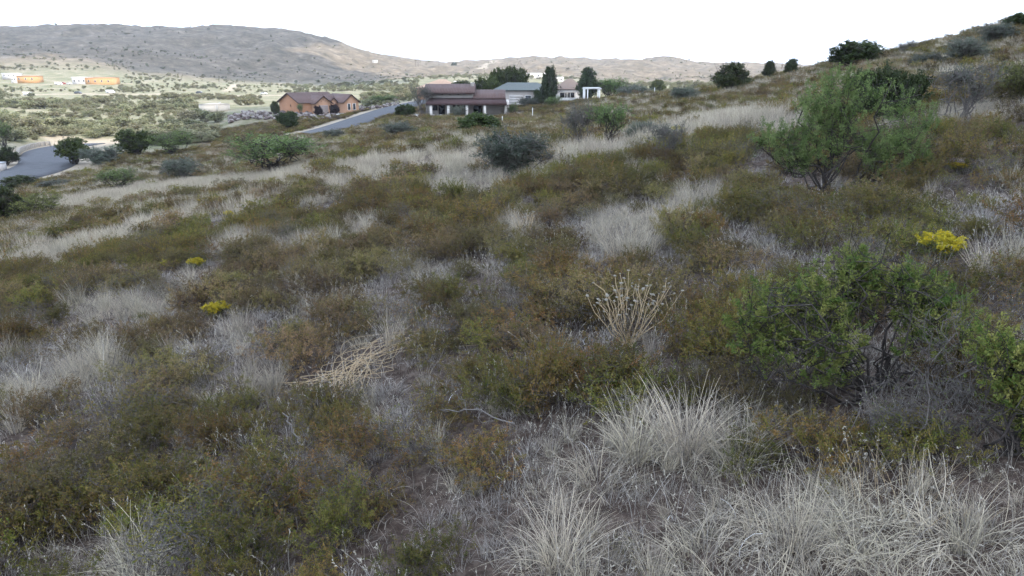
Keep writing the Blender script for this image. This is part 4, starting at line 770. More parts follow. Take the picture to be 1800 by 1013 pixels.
# ------------------------------------------------------------------ valley and hill scrub
VM = []
for k in range(5):
    a, b = plant(950 + k, [(0, 0, 0)], [(0.22 * math.cos(q * 2.4), 0.22 * math.sin(q * 2.4), 0.42 + 0.1 * (q % 3), 0.24, 0.24, 0.28, 18, 0) for q in range(6)], shoot=0.14, leaf=(0.10, 0.06), per=12, stem_r=0.012, twig_r=0.004, limbs=1, shell=0.2, fan=1.2)
    VM.append(joinmesh('valley_shrub', [(a, M['greybark']), (b, M['valleyleaf'])]))
g = np.random.default_rng(5); N_ = 30000
pxv = g.uniform(-60, 1500, N_); Yv = np.exp(np.where(g.random(N_) < 0.4, g.uniform(math.log(130), math.log(1000), N_), g.uniform(math.log(260), math.log(1000), N_))); xs, _ = slope(pxv, 150); Xv = xs * Yv; Zv = height(Xv, Yv); pxv, pyv = project(Xv, Yv, Zv); rv = np.hypot(Xv, Yv)
clear = np.ones(N_, bool)
for (x0, y0, x1, y1, wd, st_) in SANDY:
    clear &= ~((in_ell(pxv, pyv, ((x0 + x1) / 2, (y0 + y1) / 2, abs(x1 - x0) / 2 + 4, 4.0, math.degrees(math.atan2(y1 - y0, x1 - x0)))) < 1))
for bx in ((385, 186, 470, 224), (0, 124, 215, 152), (345, 176, 412, 200), (460, 164, 636, 208), (735, 140, 1062, 208)): clear &= ~((pxv > bx[0]) & (pxv < bx[2]) & (pyv > bx[1]) & (pyv < bx[3]))
clear &= (~hillside(Xv, Yv, pxv) | (rv > 235)) & (road_dist(Xv, Yv) > 2) & ~((pxv > 380) & (rv < 198)) & ~((pxv > 1000) & (rv < 260))
dn = np.clip(0.40 + 3.0 * fbm(Xv / 45, Yv / 45, 15) + 0.7 * (1 - sstep(170, 300, rv)), 0.04, 1) * np.where(rv > 700, 0.55, 0.65); kk = np.where(clear & (g.random(N_) < dn))[0]
sv = np.clip(g.lognormal(0.75, 0.4, N_), 0.9, 5.5)
vis = kk[(pxv[kk] > 0) & (pxv[kk] < 1030) & (pyv[kk] < 262)]; app = sv[vis] / rv[vis]; top = vis[np.argsort(-app)][:280]; tset = np.zeros(N_, bool); tset[top] = True
VMARKS = [(377, 188, 'the water tank'), (50, 167, 'the leftmost white van'), (195, 165, 'the second white van'), (351, 165, 'the dark car'), (175, 143, 'the wide orange building'), (45, 138, 'the smaller orange building'), (545, 185, 'the orange house'), (100, 262, 'the road bend'), (240, 255, 'the round bush'), (10, 243, 'the left-edge tree'), (410, 153, 'the pale dirt track'), (670, 175, 'the dark rock'), (930, 134, 'the far white houses'), (770, 150, 'the tan tiled house'), (300, 215, 'the boulder wall end'), (300, 250, 'the lower mesquite'), (180, 262, 'the road-bend bushes'), (30, 205, 'the left edge'), (200, 228, 'the sandy bank'), (260, 180, 'the mid valley'), (620, 150, 'the saddle foot'), (120, 205, 'the open ground')]
for i in top:
    o = link(bpy.data.objects.new('valley_shrub', VM[random.randrange(5)])); o.location = (Xv[i], Yv[i], Zv[i] - 0.1); o.rotation_euler = (0, 0, random.random() * 6.28); o.scale = (sv[i] * 1.25, sv[i] * 1.25, sv[i] * random.uniform(0.6, 0.85))
    tag(o, ('large' if sv[i] > 3.6 else 'mid-sized' if sv[i] > 2.4 else 'small' if sv[i] > 1.7 else 'tiny') + ' olive valley shrub ' + where(pxv[i], pyv[i], VMARKS, 0.6, 3.0), 'shrub', 'shrubs on the sunlit valley floor')
rest = kk[~tset[kk]]
scatter('valley_scrub', VM, np.c_[Xv, Yv, Zv - 0.1][rest], rot3(len(rest), 0.05), np.c_[sv, sv, sv * 0.7][rest], g.integers(0, 5, len(rest)), 'small olive scrub dotted over the sunlit valley', 'scrub')
N_ = 16000; pxh = g.uniform(-80, 1480, N_); Yh = g.uniform(780, 1700, N_); xs, _ = slope(pxh, 110); Xh = xs * Yh; Zh = height(Xh, Yh); s = np.clip(g.lognormal(0.55, 0.5, N_), 0.8, 6); k = g.random(N_) < np.clip(0.10 + 1.2 * fbm(Xh / 90, Yh / 90, 19), 0.02, 0.6)
scatter('hill_scrub', VM, np.c_[Xh, Yh, Zh - 0.2][k], rot3(k.sum(), 0.05), np.c_[s, s, s * 0.65][k], g.integers(0, 5, k.sum()), 'dark scrub dotted over the far hills', 'scrub')

# ------------------------------------------------------------------ houses and other built things
M['stucco_orange'] = mat('orange_stucco', (0.39, 0.20, 0.115), (0.345, 0.175, 0.10), 1.5)
M['stucco_tan'] = mat('tan_stucco', (0.44, 0.26, 0.165), (0.40, 0.235, 0.15), 1.5)
M['stucco_beige'] = mat('beige_stucco', (0.36, 0.325, 0.29), (0.31, 0.28, 0.25), 1.5)
M['stucco_white'] = mat('white_stucco', (0.62, 0.58, 0.53), (0.55, 0.51, 0.46), 1.5)
M['far_orange'] = mat('bright_orange_stucco', (0.46, 0.26, 0.12), (0.40, 0.22, 0.10), 0.5)
M['tile'] = mat('clay_tile', (0.15, 0.10, 0.088), (0.10, 0.066, 0.06), 5, 0.8, 0.3)
M['tile_dark'] = mat('dark_porch_tile', (0.075, 0.042, 0.04), (0.05, 0.03, 0.03), 5, 0.8, 0.3)
M['tile_tan'] = mat('tan_tile', (0.46, 0.30, 0.20), (0.36, 0.23, 0.16), 4, 0.85, 0.2)
M['shingle_green'] = mat('green_grey_shingle', (0.11, 0.125, 0.115), (0.085, 0.095, 0.09), 5, 0.85, 0.2)
M['shingle_brown'] = mat('brown_shingle', (0.15, 0.112, 0.09), (0.115, 0.085, 0.07), 5, 0.85, 0.2)
M['fascia'] = mat('dark_fascia', (0.07, 0.045, 0.04), None, 4)
M['glass'] = mat('window_glass', (0.02, 0.024, 0.03), (0.015, 0.018, 0.022), 1, 0.08, 0, 0.6)
M['door'] = mat('garage_door', (0.30, 0.25, 0.23), (0.27, 0.225, 0.205), 3)
M['doorw'] = mat('pale_garage_door', (0.48, 0.45, 0.42), (0.44, 0.41, 0.385), 3)
M['white'] = mat('white_paint', (0.78, 0.77, 0.74), (0.7, 0.69, 0.66), 3, 0.6)
M['concrete'] = mat('pale_concrete', (0.46, 0.44, 0.41), (0.38, 0.36, 0.335), 2)
M['rock'] = mat('pale_boulder', (0.33, 0.30, 0.275), (0.13, 0.11, 0.10), 3, 0.95, 0.5)
M['rockd'] = mat('dark_boulder', (0.14, 0.105, 0.095), (0.06, 0.048, 0.045), 3, 0.95, 0.5)
M['kerb_stone'] = mat('tan_block', (0.30, 0.265, 0.215), (0.23, 0.2, 0.165), 3)
M['tank'] = mat('tank_paint', (0.40, 0.365, 0.315), (0.34, 0.31, 0.265), 0.6)
M['wood'] = mat('dark_timber', (0.10, 0.065, 0.05), None, 8)
M['metal'] = mat('galvanised_metal', (0.45, 0.46, 0.47), (0.38, 0.39, 0.4), 3, 0.45, 0, 0.5, 0.6)
M['car_white'] = mat('white_car_paint', (0.75, 0.75, 0.74), None, 2, 0.3, 0, 0.5)
M['car_dark'] = mat('dark_car_paint', (0.05, 0.055, 0.07), None, 2, 0.3, 0, 0.5)
M['car_red'] = mat('red_car_paint', (0.35, 0.03, 0.03), None, 2, 0.3, 0, 0.5)
M['rubber'] = mat('tyre_rubber', (0.03, 0.03, 0.03), None, 4)

TILE_MESH = {}
def tile_rows(root, roof, a, b, c, d, m, courses, name='tile_course'):
    """courses of half-round tiles as proud ribs on the slope a-b (eave) to d-c (ridge), one part each"""
    a, b, c, d = map(Vector, (a, b, c, d)); n = (b - a).cross(d - a).normalized()
    if n.z < 0: n = -n
    for k in range(courses):
        t = (k + 0.5) / courses; p = a.lerp(b, t); q = d.lerp(c, t); w_ = (b - a).length / courses * 0.32
        mb = MB(); e = (b - a).normalized() * w_; mb.add([(p - e)[:], (p + e)[:], (q + e)[:], (q - e)[:], (p + n * w_)[:], (q + n * w_)[:]], [(0, 4, 5, 3), (4, 1, 2, 5), (0, 1, 4), (3, 5, 2)]); mb.build(name, m, roof)
def window(root, wall, x, z, w_, h_, y, frame, nrm=-1):
    """window in a wall facing -y (local) at (x,z)"""
    f = MB(); t = 0.08
    for (a, b, c, d) in ((x - w_ / 2 - t, x + w_ / 2 + t, z + h_ / 2, z + h_ / 2 + t), (x - w_ / 2 - t, x + w_ / 2 + t, z - h_ / 2 - t, z - h_ / 2), (x - w_ / 2 - t, x - w_ / 2, z - h_ / 2, z + h_ / 2), (x + w_ / 2, x + w_ / 2 + t, z - h_ / 2, z + h_ / 2)): f.box(a, b, y - 0.06, y + 0.04, c, d)
    o = f.build('window', frame, root); MB().box(x - w_ / 2, x + w_ / 2, y - 0.015, y + 0.03, z - h_ / 2, z + h_ / 2).build('pane', M['glass'], o); return o

# --- orange house with the boulder wall: local x runs along the main ridge (right and away), local -y faces right and front
P = fixed(528, 199, 200); e = empty('orange_house', (P.x, P.y, P.z - 0.15), R(42)); tag(e, 'terracotta-orange stucco house with low tiled gables beside the road', 'house')
Lm, Wm, EH, AP = 12.0, 13.5, 3.0, 5.4      # main block: gable end at x=0 facing left-front, y from 0 (front corner) to Wm
mb = MB(); mb.add([(0, 0, -1), (0, Wm, -1), (0, Wm, EH), (0, Wm / 2, AP), (0, 0, EH), (Lm, 0, -1), (Lm, Wm, -1), (Lm, Wm, EH), (Lm, Wm / 2, AP), (Lm, 0, EH)], [(0, 4, 3, 2, 1), (5, 6, 7, 8, 9), (0, 5, 9, 4), (1, 2, 7, 6)]); mb.build('wall', M['stucco_orange'], e)
def gable_roof(root, x0, x1, y0, y1, eh, ap, m, over=0.5, axis='x', name='roof', tiles=0):
    s = (ap - eh) / ((y1 - y0) / 2); ov = over * s; mid = (y0 + y1) / 2
    if axis == 'x': f = lambda u, v, z: (u, v, z)
    else: f = lambda u, v, z: (v, u, z)
    mb = MB(); A = [f(x0 - over, y0 - over, eh - ov + 0.12), f(x1 + over, y0 - over, eh - ov + 0.12), f(x1 + over, mid, ap + 0.14), f(x0 - over, mid, ap + 0.14)]; B = [f(x0 - over, y1 + over, eh - ov + 0.12), f(x1 + over, y1 + over, eh - ov + 0.12), f(x1 + over, mid, ap + 0.14), f(x0 - over, mid, ap + 0.14)]
    for q in (A, B):
        v = [Vector(p) for p in q]; t = Vector((0, 0, 0.16)); mb.add([p[:] for p in v] + [(p - t)[:] for p in v], [(0, 1, 2, 3), (7, 6, 5, 4), (0, 4, 5, 1), (1, 5, 6, 2), (2, 6, 7, 3), (3, 7, 4, 0)])
    o = mb.build(name, m, root)
    fb = MB(); k = -0.02
    for xx in (x0 - over - 0.05, x1 + over + 0.05):
        for ya, yb, za, zb in ((y0 - over, mid, eh - ov, ap), (y1 + over, mid, eh - ov, ap)):
            pts = [f(xx, ya, za + 0.14), f(xx, yb, zb + 0.16), f(xx, yb, zb - 0.14), f(xx, ya, za - 0.16)]; p2 = [f(xx + 0.08, *((ya, za + 0.14) if 0 else (ya, za + 0.14))), f(xx + 0.08, yb, zb + 0.16), f(xx + 0.08, yb, zb - 0.14), f(xx + 0.08, ya, za - 0.16)]
            fb.add(pts + p2, [(0, 1, 2, 3), (7, 6, 5, 4), (0, 4, 5, 1), (1, 5, 6, 2), (2, 6, 7, 3), (3, 7, 4, 0)])
    fb.build('fascia', M['fascia'], o)
    if tiles: tile_rows(root, o, *A, M['tile'], tiles)
    return o
gable_roof(e, 0, Lm, 0, Wm, EH, AP, M['tile'], tiles=26)
def wing(x0, x1, y0, y1, eh, ap, wm):
    mid = (x0 + x1) / 2; mb = MB(); mb.add([(x0, y0, -1), (x1, y0, -1), (x1, y0, eh), (mid, y0, ap), (x0, y0, eh), (x0, y1, -1), (x1, y1, -1), (x1, y1, eh), (mid, y1, ap), (x0, y1, eh)], [(0, 1, 2, 3, 4), (9, 8, 7, 6, 5), (0, 4, 9, 5), (1, 6, 7, 2)]); mb.build('wall', wm, e)
    gable_roof(e, y0, y1, x0, x1, eh, ap, M['tile'], axis='y', tiles=0)
wing(3.6, 8.4, -2.6, 5.0, 2.95, 4.7, M['stucco_tan']); wing(11.4, 16.2, -4.6, 6.0, 3.1, 5.0, M['stucco_tan']); wing(8.6, 11.2, -1.2, 5.0, 2.9, 4.1, M['stucco_tan'])
gd = MB().box(4.6, 7.4, -2.66, -2.55, -0.1, 2.2).build('garage_door', M['door'], e)
for k in range(4): MB().box(4.65, 7.35, -2.70, -2.665, -0.05 + k * 0.56, 0.44 + k * 0.56).build('door_panel', M['door'], gd)
for x, z in ((5.4, 3.35), (6.0, 3.7), (6.6, 3.35)): MB().cyl((x, -2.7, z), (x, -2.55, z), 0.12, 0.12, 8).build('vent', M['fascia'], e)
window(e, None, 13.0, 1.6, 0.8, 1.7, -4.6, M['white']); window(e, None, 14.7, 1.6, 0.8, 1.7, -4.6, M['white'])
MB().box(9.4, 10.4, -1.26, -1.15, -0.1, 2.1).build('front_door', M['wood'], e)
mb = MB(); mb.slab((0.2, Wm + 4.2, 2.55), (6, Wm + 4.2, 2.55), (6, Wm + 0.4, 2.95), (0.2, Wm + 0.4, 2.95), -0.18); mb.build('porch_roof', M['wood'], e)
for x in (0.5, 5.7): MB().box(x - 0.2, x + 0.2, Wm + 3.7, Wm + 4.1, -1, 2.5).build('porch_post', M['stucco_orange'], e)
MB().box(-0.07, 0.02, 5.6, 6.0, 1.7, 2.3).build('wall_lamp', M['fascia'], e)
# driveway, boulder wall
def flat_poly(name, pts, m, lift=0.05, thick=0.5):
    n = len(pts); V = [(p[0], p[1], p[2] + lift) for p in pts] + [(p[0], p[1], p[2] - thick) for p in pts]; mb = MB(); mb.add(V, [tuple(range(n)), tuple(range(2 * n - 1, n - 1, -1))] + [(i + n, (i + 1) % n + n, (i + 1) % n, i) for i in range(n)]); o = mb.build(name, m); return o
dv = [at(568, 201, 120), at(610, 199.5, 120), at(655, 199, 120), at(648, 203.5, 120), at(600, 204.5, 120)]; zz = max(p.z for p in dv); 
tag(flat_poly('driveway', [(p.x, p.y, p.z) for p in dv[::-1]], M['concrete'], 0.12, 0.8), kind='structure')
def boulder_mesh(seed):
    r = np.random.default_rng(seed); V = []; 
    for k in range(14):
        z = 1 - 2 * (k + 0.5) / 14; a = k * 2.4; V.append(np.array((math.sqrt(1 - z * z) * math.cos(a), math.sqrt(1 - z * z) * math.sin(a), z)) * r.uniform(0.75, 1.15))
    import bmesh
    bm = bmesh.new(); [bm.verts.new(v) for v in V]; bmesh.ops.convex_hull(bm, input=bm.verts); me = bpy.data.meshes.new('boulder'); bm.to_mesh(me); bm.free(); me.materials.append(M['rock'] if seed % 2 else M['rockd']); return me
BM_ = [boulder_mesh(k) for k in range(6)]
def boulder_wall(name, pts, label, n, smin, smax, spread):
    P0 = at(*pts[0], 100); e = empty(name, P0); tag(e, label, 'stone wall'); r = random.Random(n)
    for k in range(n):
        t = r.random() * (len(pts) - 1); i = min(int(t), len(pts) - 2); f = t - i; q = at(pts[i][0] * (1 - f) + pts[i + 1][0] * f, pts[i][1] * (1 - f) + pts[i + 1][1] * f + r.uniform(-spread, spread), 100)
        s = r.uniform(smin, smax); o = link(bpy.data.objects.new('boulder', BM_[r.randrange(6)]), e); o.location = q - P0 + Vector((0, 0, s * 0.3 + r.random() * 0.4)); o.scale = (s * r.uniform(0.9, 1.5), s * r.uniform(0.8, 1.2), s * r.uniform(0.6, 0.9)); o.rotation_euler = (r.uniform(-.3, .3), r.uniform(-.3, .3), r.random() * 6)
boulder_wall('boulder_wall', [(402, 213), (418, 206), (440, 204), (470, 205), (520, 206), (590, 207)], 'wall of pale loose boulders before the orange house', 260, 0.25, 0.75, 6)
boulder_wall('boulder_bank', [(628, 193), (650, 189), (680, 184), (700, 181)], 'bank of dark broken rock behind the sloping road', 130, 0.2, 0.55, 5)
# small trees at the orange house
for cx, y0, y1, wd, kd, lb in ((484, 176, 199, 15, 'oak', 'dark green tree at the left porch of the orange house'), (528, 181, 199, 10, 'mesq', 'slim green shrub against the orange gable wall'), (560, 180, 200, 13, 'plum', 'dark purple-leaved tree left of the garage door'), (588, 178, 200, 15, 'plum', 'dark purple-leaved round tree right of the garage door')):
    Pq = fixed(cx, 199.5, 194 if kd != 'plum' else 190); Pq.z = hz(Pq.x, Pq.y); ht = (y1 - y0) / F * 194
    if kd == 'plum':
        if 'plum' not in M: M['plum'] = leafmat('purple_leaf', [(0.018, 0.012, 0.016), (0.032, 0.02, 0.025), (0.045, 0.026, 0.03)], 0.1, 0.1); PL = MAST['oak', 0][1].copy(); PL.materials.clear(); PL.materials.append(M['plum'])
        en = empty('ornamental_tree', Pq, random.random() * 6, (wd / F * 194 * 1.15, wd / F * 194 * 1.15, ht)); tag(en, lb, 'tree'); link(bpy.data.objects.new('trunk', MAST['oak', 0][0]), en); link(bpy.data.objects.new('crown', PL), en)
    else: put_bush(kd, Pq, wd / F * 194 * 1.2, ht * 1.15, 'ornamental_tree', lb, 'tree')

# --- long house with the dark porch, facing the camera
D = 135.0; S = D / F; P = fixed(820, 203, D); e = empty('porch_house', (P.x, P.y, hz(P.x, P.y + 2)), R(1)); tag(e, 'beige house with dark red tiled roofs and a long columned porch', 'house')
X_ = lambda px: (px - 820) * S
Z_ = lambda py: (203 - py) * S
MB().box(X_(748), X_(831), 3.0, 12, -0.6, Z_(163)).build('wall', M['stucco_beige'], e)
MB().box(X_(831) + 0.02, X_(885), 3.2, 11, -0.6, Z_(172.5)).build('wall', M['stucco_beige'], e)
MB().box(X_(885) + 0.02, X_(893), 0.8, 10, -0.6, Z_(179)).build('wall', M['stucco_white'], e)
def shed(root, x0, x1, y0, z0, y1, z1, m, th, name, courses):
    o = MB().slab((x0, y0, z0), (x1, y0, z0), (x1, y1, z1), (x0, y1, z1), th).build(name, m, root)
    tile_rows(root, o, (x0, y0, z0 + 0.02), (x1, y0, z0 + 0.02), (x1, y1, z1 + 0.02), (x0, y1, z1 + 0.02), m, courses); return o
r1 = shed(e, X_(745), X_(834), 2.2, Z_(164), 7.5, Z_(151.5), M['tile'], 0.28, 'roof', 34)
MB().slab((X_(834), 12.8, Z_(164)), (X_(745), 12.8, Z_(164)), (X_(745), 7.52, Z_(151.5)), (X_(834), 7.52, Z_(151.5)), 0.28).build('roof_back', M['tile'], e)
r2 = shed(e, X_(831), X_(887), 2.0, Z_(173), 7.0, Z_(161), M['tile'], 0.28, 'roof', 22)
MB().slab((X_(887), 12, Z_(173)), (X_(831), 12, Z_(173)), (X_(831), 7.02, Z_(161)), (X_(887), 7.02, Z_(161)), 0.28).build('roof_back', M['tile'], e)
for x0, x1, y, z in ((745, 834, 2.15, 165), (831.5, 887, 1.95, 174)): MB().box(X_(x0), X_(x1), y, y + 0.1, Z_(z) - 0.22, Z_(z) + 0.06).build('fascia', M['fascia'], e)
MB().slab((X_(752), -0.6, Z_(181)), (X_(889), -0.6, Z_(181)), (X_(887), 3.0, Z_(173.5)), (X_(755), 3.0, Z_(173.5)), 0.3).build('porch_roof', M['tile_dark'], e)
MB().box(X_(752), X_(889), -0.55, -0.3, Z_(181) - 0.4, Z_(181) - 0.02).build('porch_beam', M['fascia'], e)
for px_ in (760, 789.5, 821, 851.5): MB().box(X_(px_) - 0.24, X_(px_) + 0.24, -0.4, 0.08, -0.6, Z_(181) - 0.41).build('column', M['stucco_white'], e)
MB().box(X_(748), X_(893), -1.2, 2.98, -0.6, 0.08).build('porch_floor', M['concrete'], e)
for px_, w_, h_, z0 in ((764, 0.9, 1.2, 1.5), (776, 1.1, 2.0, 1.1), (803, 1.6, 2.0, 1.15), (813, 1.4, 2.0, 1.15), (838, 1.6, 2.0, 1.15)):
    window(e, None, X_(px_), z0 + 0.1, w_, h_, 3.0 if px_ < 831 else 3.2, M['fascia'])
for px_ in (778, 791, 805.5): MB().box(X_(px_) - 0.1, X_(px_) + 0.1, 2.88, 3.02, Z_(168.5), Z_(166)).build('vent', M['fascia'], e)
ch = MB().box(X_(826), X_(832), 6.0, 6.9, Z_(161), Z_(150)).build('chimney', M['stucco_beige'], r1); MB().box(X_(826) - 0.08, X_(832) + 0.08, 5.9, 7.0, Z_(150) + 0.002, Z_(149)).build('chimney_cap', M['stucco_white'], ch)
tr = empty('trellis', (P.x + X_(897), P.y + 1.2, hz(P.x + X_(897), P.y + 1.2))); tag(tr, 'small dark timber trellis at the right end of the porch house', 'trellis')
for x in (-0.7, 0.7):
    for y in (-0.5, 0.5): MB().box(x - 0.06, x + 0.06, y - 0.06, y + 0.06, -0.2, 2.0).build('post', M['wood'], tr)
for y in (-0.5, 0.5): MB().box(-0.95, 0.95, y - 0.05, y + 0.05, 2.002, 2.14).build('beam', M['wood'], tr)
q = [at(x, y, 60, 300) for x, y in ((716, 209), (735, 206), (760, 206.5), (790, 207))]
tw = empty('terrace_wall', q[0]); tag(tw, 'low pale stone terrace wall before the porch house', 'wall')
for k in range(3):
    a, b = q[k], q[k + 1]; n_ = 7
    for j in range(n_):
        u, v = a.lerp(b, j / n_), a.lerp(b, (j + 0.94) / n_); o = MB().box(0, (v - u).length, -0.2, 0.2, -0.4, 0.42 + 0.05 * ((j * 7 + k) % 3)).build('stone_block', M['concrete'], tw); o.location = u - q[0]; o.rotation_euler = (0, 0, math.atan2(v.y - u.y, v.x - u.x))

# --- hip roofed houses
def hip_house(name, label, x0, x1, ybase, yeave, yridge, D, depth, wallm, roofm, r0=None, r1=None, rz=0):
    S = D / F; cx = (x0 + x1) / 2; P = fixed(cx, ybase, D); e = empty(name, P, rz); tag(e, label, 'house'); w2 = (x1 - x0) / 2 * S; he = (ybase - yeave) * S; hr = (ybase - yridge) * S
    MB().box(-w2, w2, 0, depth, -2.5, he).build('wall', wallm, e); o = 0.5; a = (r0 - cx) * S if r0 else -w2 + depth / 2; b = (r1 - cx) * S if r1 else w2 - depth / 2
    mb = MB(); mb.add([(-w2 - o, -o, he - 0.05), (w2 + o, -o, he - 0.05), (w2 + o, depth + o, he - 0.05), (-w2 - o, depth + o, he - 0.05), (a, depth / 2, hr), (b, depth / 2, hr)], [(0, 1, 5, 4), (1, 2, 5), (2, 3, 4, 5), (3, 0, 4)]); mb.add([(-w2 - o, -o, he - 0.25), (w2 + o, -o, he - 0.25), (w2 + o, depth + o, he - 0.25), (-w2 - o, depth + o, he - 0.25), (-w2 - o, -o, he - 0.052), (w2 + o, -o, he - 0.052), (w2 + o, depth + o, he - 0.052), (-w2 - o, depth + o, he - 0.052)], [(0, 3, 2, 1), (0, 1, 5, 4), (1, 2, 6, 5), (2, 3, 7, 6), (3, 0, 4, 7)])
    mb.build('roof', roofm, e); return e, S, cx
e, S2, c2 = hip_house('green_roofed_house', 'pale house with green-grey hip roof and a wide garage door', 871, 968, 187, 160, 149, 176, 12, M['stucco_beige'], M['shingle_green'], 893, 945)
gd = MB().box((896 - c2) * S2, (919 - c2) * S2, -0.06, 0.02, 0.1, 2.7).build('garage_door', M['doorw'], e)
for k in range(4): MB().box((896.5 - c2) * S2, (918.5 - c2) * S2, -0.10, -0.065, 0.15 + k * 0.64, 0.72 + k * 0.64).build('door_panel', M['doorw'], gd)
window(e, None, (884 - c2) * S2, 2.3, 1.4, 1.2, 0, M['white']); window(e, None, (928 - c2) * S2, 1.9, 1.4, 1.3, 0, M['white'])
e, S2, c2 = hip_house('tan_roofed_house', 'sunlit tan tiled house behind the porch house', 735, 800, 176, 156, 143, 232, 14, M['stucco_tan'], M['tile_tan'], 768, 780)
window(e, None, -3, 1.6, 1.4, 1.3, 0, M['white'])
e, S2, c2 = hip_house('brown_roofed_house', 'house with brown hip roof and white porch right of the single pine', 979, 1024, 176, 158, 142, 200, 12, M['stucco_white'], M['shingle_brown'], 1000, 1008)
MB().box((982 - c2) * S2, (1011 - c2) * S2, -3, -0.6, 2.3, 2.5).build('porch_roof', M['doorw'], e)
for k in range(4): MB().box((983 + k * 8.8 - c2) * S2 - 0.08, (983 + k * 8.8 - c2) * S2 + 0.08, -2.9, -2.74, -1.5, 2.298).build('porch_post', M['doorw'], e)
window(e, None, (990 - c2) * S2, 1.3, 1.6, 1.2, 0, M['fascia']); window(e, None, (1004 - c2) * S2, 1.3, 1.6, 1.2, 0, M['fascia'])
fe = fixed(990, 177, 186); fe.z = hz(fe.x, fe.y); f_ = empty('picket_fence', fe); tag(f_, 'white picket fence before the brown roofed house', 'fence')
for k in range(26): MB().box(-3.9 + k * 0.31, -3.75 + k * 0.31, -0.03, 0.03, -0.3, 1.5 + 0.05 * (k % 2)).build('picket', M['white'], f_)
MB().box(-4, 4.1, 0.031, 0.08, 0.9, 1.02).build('rail', M['white'], f_)
# pergola
P = at(1041, 174, 60, 170); D = P.y; S = D / F; e = empty('pergola', P); tag(e, 'white timber pergola on the crest among green bushes', 'pergola'); hh = 20 * S
for x in (-13, -8, 12):
    MB().box(x * S - 0.1, x * S + 0.1, -0.1, 0.1, -0.5, hh).build('post', M['white'], e)
MB().box(-13 * S - 0.1, -13 * S + 0.1, 2.3, 2.5, -0.5, hh).build('post', M['white'], e); MB().box(12 * S - 0.1, 12 * S + 0.1, 2.3, 2.5, -0.5, hh).build('post', M['white'], e)
for y in (-0.08, 2.32): MB().box(-15 * S, 15 * S, y, y + 0.14, hh + 0.002, hh + 0.2).build('beam', M['white'], e)
for k in range(11): x = (-13.5 + 2.6 * k) * S; MB().box(x, x + 0.08, -0.6, 3.0, hh + 0.202, hh + 0.32).build('rafter', M['white'], e)

# --- water tank
P = at(378, 195, 150, 400); S = P.y / F; rd = 24.5 * S; e = empty('water_tank', P); tag(e, 'low round white water tank on the valley floor', 'tank')
mb = MB().cyl((0, 0, -1), (0, 0, 11 * S), rd, rd, 40); mb.build('tank_wall', M['tank'], e, smooth=False); rf = MB().cyl((0, 0, 11 * S + 0.002), (0, 0, 13.2 * S), rd + 0.1, 0.6, 40).build('tank_roof', M['tank'], e); MB().cyl((rd * .4, 0, 12 * S), (rd * .4, 0, 13.6 * S), 0.3, 0.3, 8).build('hatch', M['metal'], rf)
for k in (-1, 1): MB().box(rd * 0.5 + k * 0.25 - 0.04, rd * 0.5 + k * 0.25 + 0.04, -rd * 0.9, -rd * 0.86, 0, 11 * S).build('ladder_rail', M['metal'], e)

# --- low stone wall along the outside of the left road and a utility box
q = [fixed(*p) for p in ((32, 276, 106), (34, 268, 114), (42, 264, 120), (55, 260, 127), (70, 257, 133), (88, 255, 137))]
e = empty('roadside_wall', q[0]); tag(e, 'low pale block wall curving round the road bend', 'wall')
for a, b in zip(q[:-1], q[1:]):
    n_ = max(2, int((b - a).length / 1.6))
    for j in range(n_):
        u, v = a.lerp(b, j / n_), a.lerp(b, (j + 0.93) / n_); u.z = hz(u.x, u.y); o = MB().box(0, (v - u).to_2d().length, -0.2, 0.2, -0.5, 0.75).build('wall_block', M['kerb_stone'], e); o.location = u - q[0]; o.rotation_euler = (0, 0, math.atan2(v.y - u.y, v.x - u.x))
P = at(4, 300, 60); e = empty('utility_box', P); tag(e, 'small white utility box beside the left road', 'utility box'); MB().box(-0.45, 0.45, -0.35, 0.35, -0.1, 1.0).build('cabinet', M['doorw'], e); MB().box(-0.5, 0.5, -0.4, 0.4, 1.002, 1.1).build('lid', M['metal'], e)
# --- pale stakes
for px_, y0, y1, lb in ((883, 205, 222, 'left pale survey stake below the porch house'), (936, 190, 211, 'right pale survey stake below the green roofed house'), (1150, 155, 169, 'short pale stake on the crest beside the small dark bush')):
    P = at(px_, y1, 20, 200); h_ = (y1 - y0) / F * P.y; o = MB().cyl((0, 0, -0.2), (0, 0, h_ * 0.94), 0.045, 0.04, 6).cyl((0, 0, h_ * 0.94), (0, 0, h_), 0.04, 0.01, 6).build('stake', M['white'], None, P); tag(o, lb, 'stake')

# --- far buildings
def far_block(name, label, x0, x1, y0, y1, D, m, roofm, dep=10, win=3, parapet=True, cat='building'):
    S = D / F; w2 = (x1 - x0) / 2 * S; P = fixed((x0 + x1) / 2, y1, D); P.z = max(P.z, *(hz(P.x + q * w2, P.y - 0.5) for q in (-1, -0.5, 0, 0.5, 1))) - 0.1; e = empty(name, P); tag(e, label, cat); h_ = (y1 - y0) * S
    MB().box(-w2, w2, 0, dep, -3, h_).build('wall', m, e); MB().box(-w2 - .2, w2 + .2, -.2, dep + .2, h_ + 0.002, h_ + 0.4).build('roof', roofm, e)
    for k in range(win): window(e, None, -w2 + (k + 0.5) * 2 * w2 / win, h_ * 0.5, min(1.2, w2 / win), min(1.4, h_ * 0.4), 0, M['white'])
    return e
far_block('orange_building', 'wide bright orange building in the far valley beside a pale shed', 152, 196, 138.5, 149, 555, M['far_orange'], M['stucco_tan'], 12, 4)
far_block('pale_shed', 'pale open shed left of the wide orange building', 128, 151.5, 137.5, 147.5, 556, M['doorw'], M['white'], 10, 3)
far_block('orange_building', 'smaller orange building at the far left', 29, 62, 135, 143, 575, M['far_orange'], M['stucco_tan'], 10, 3)
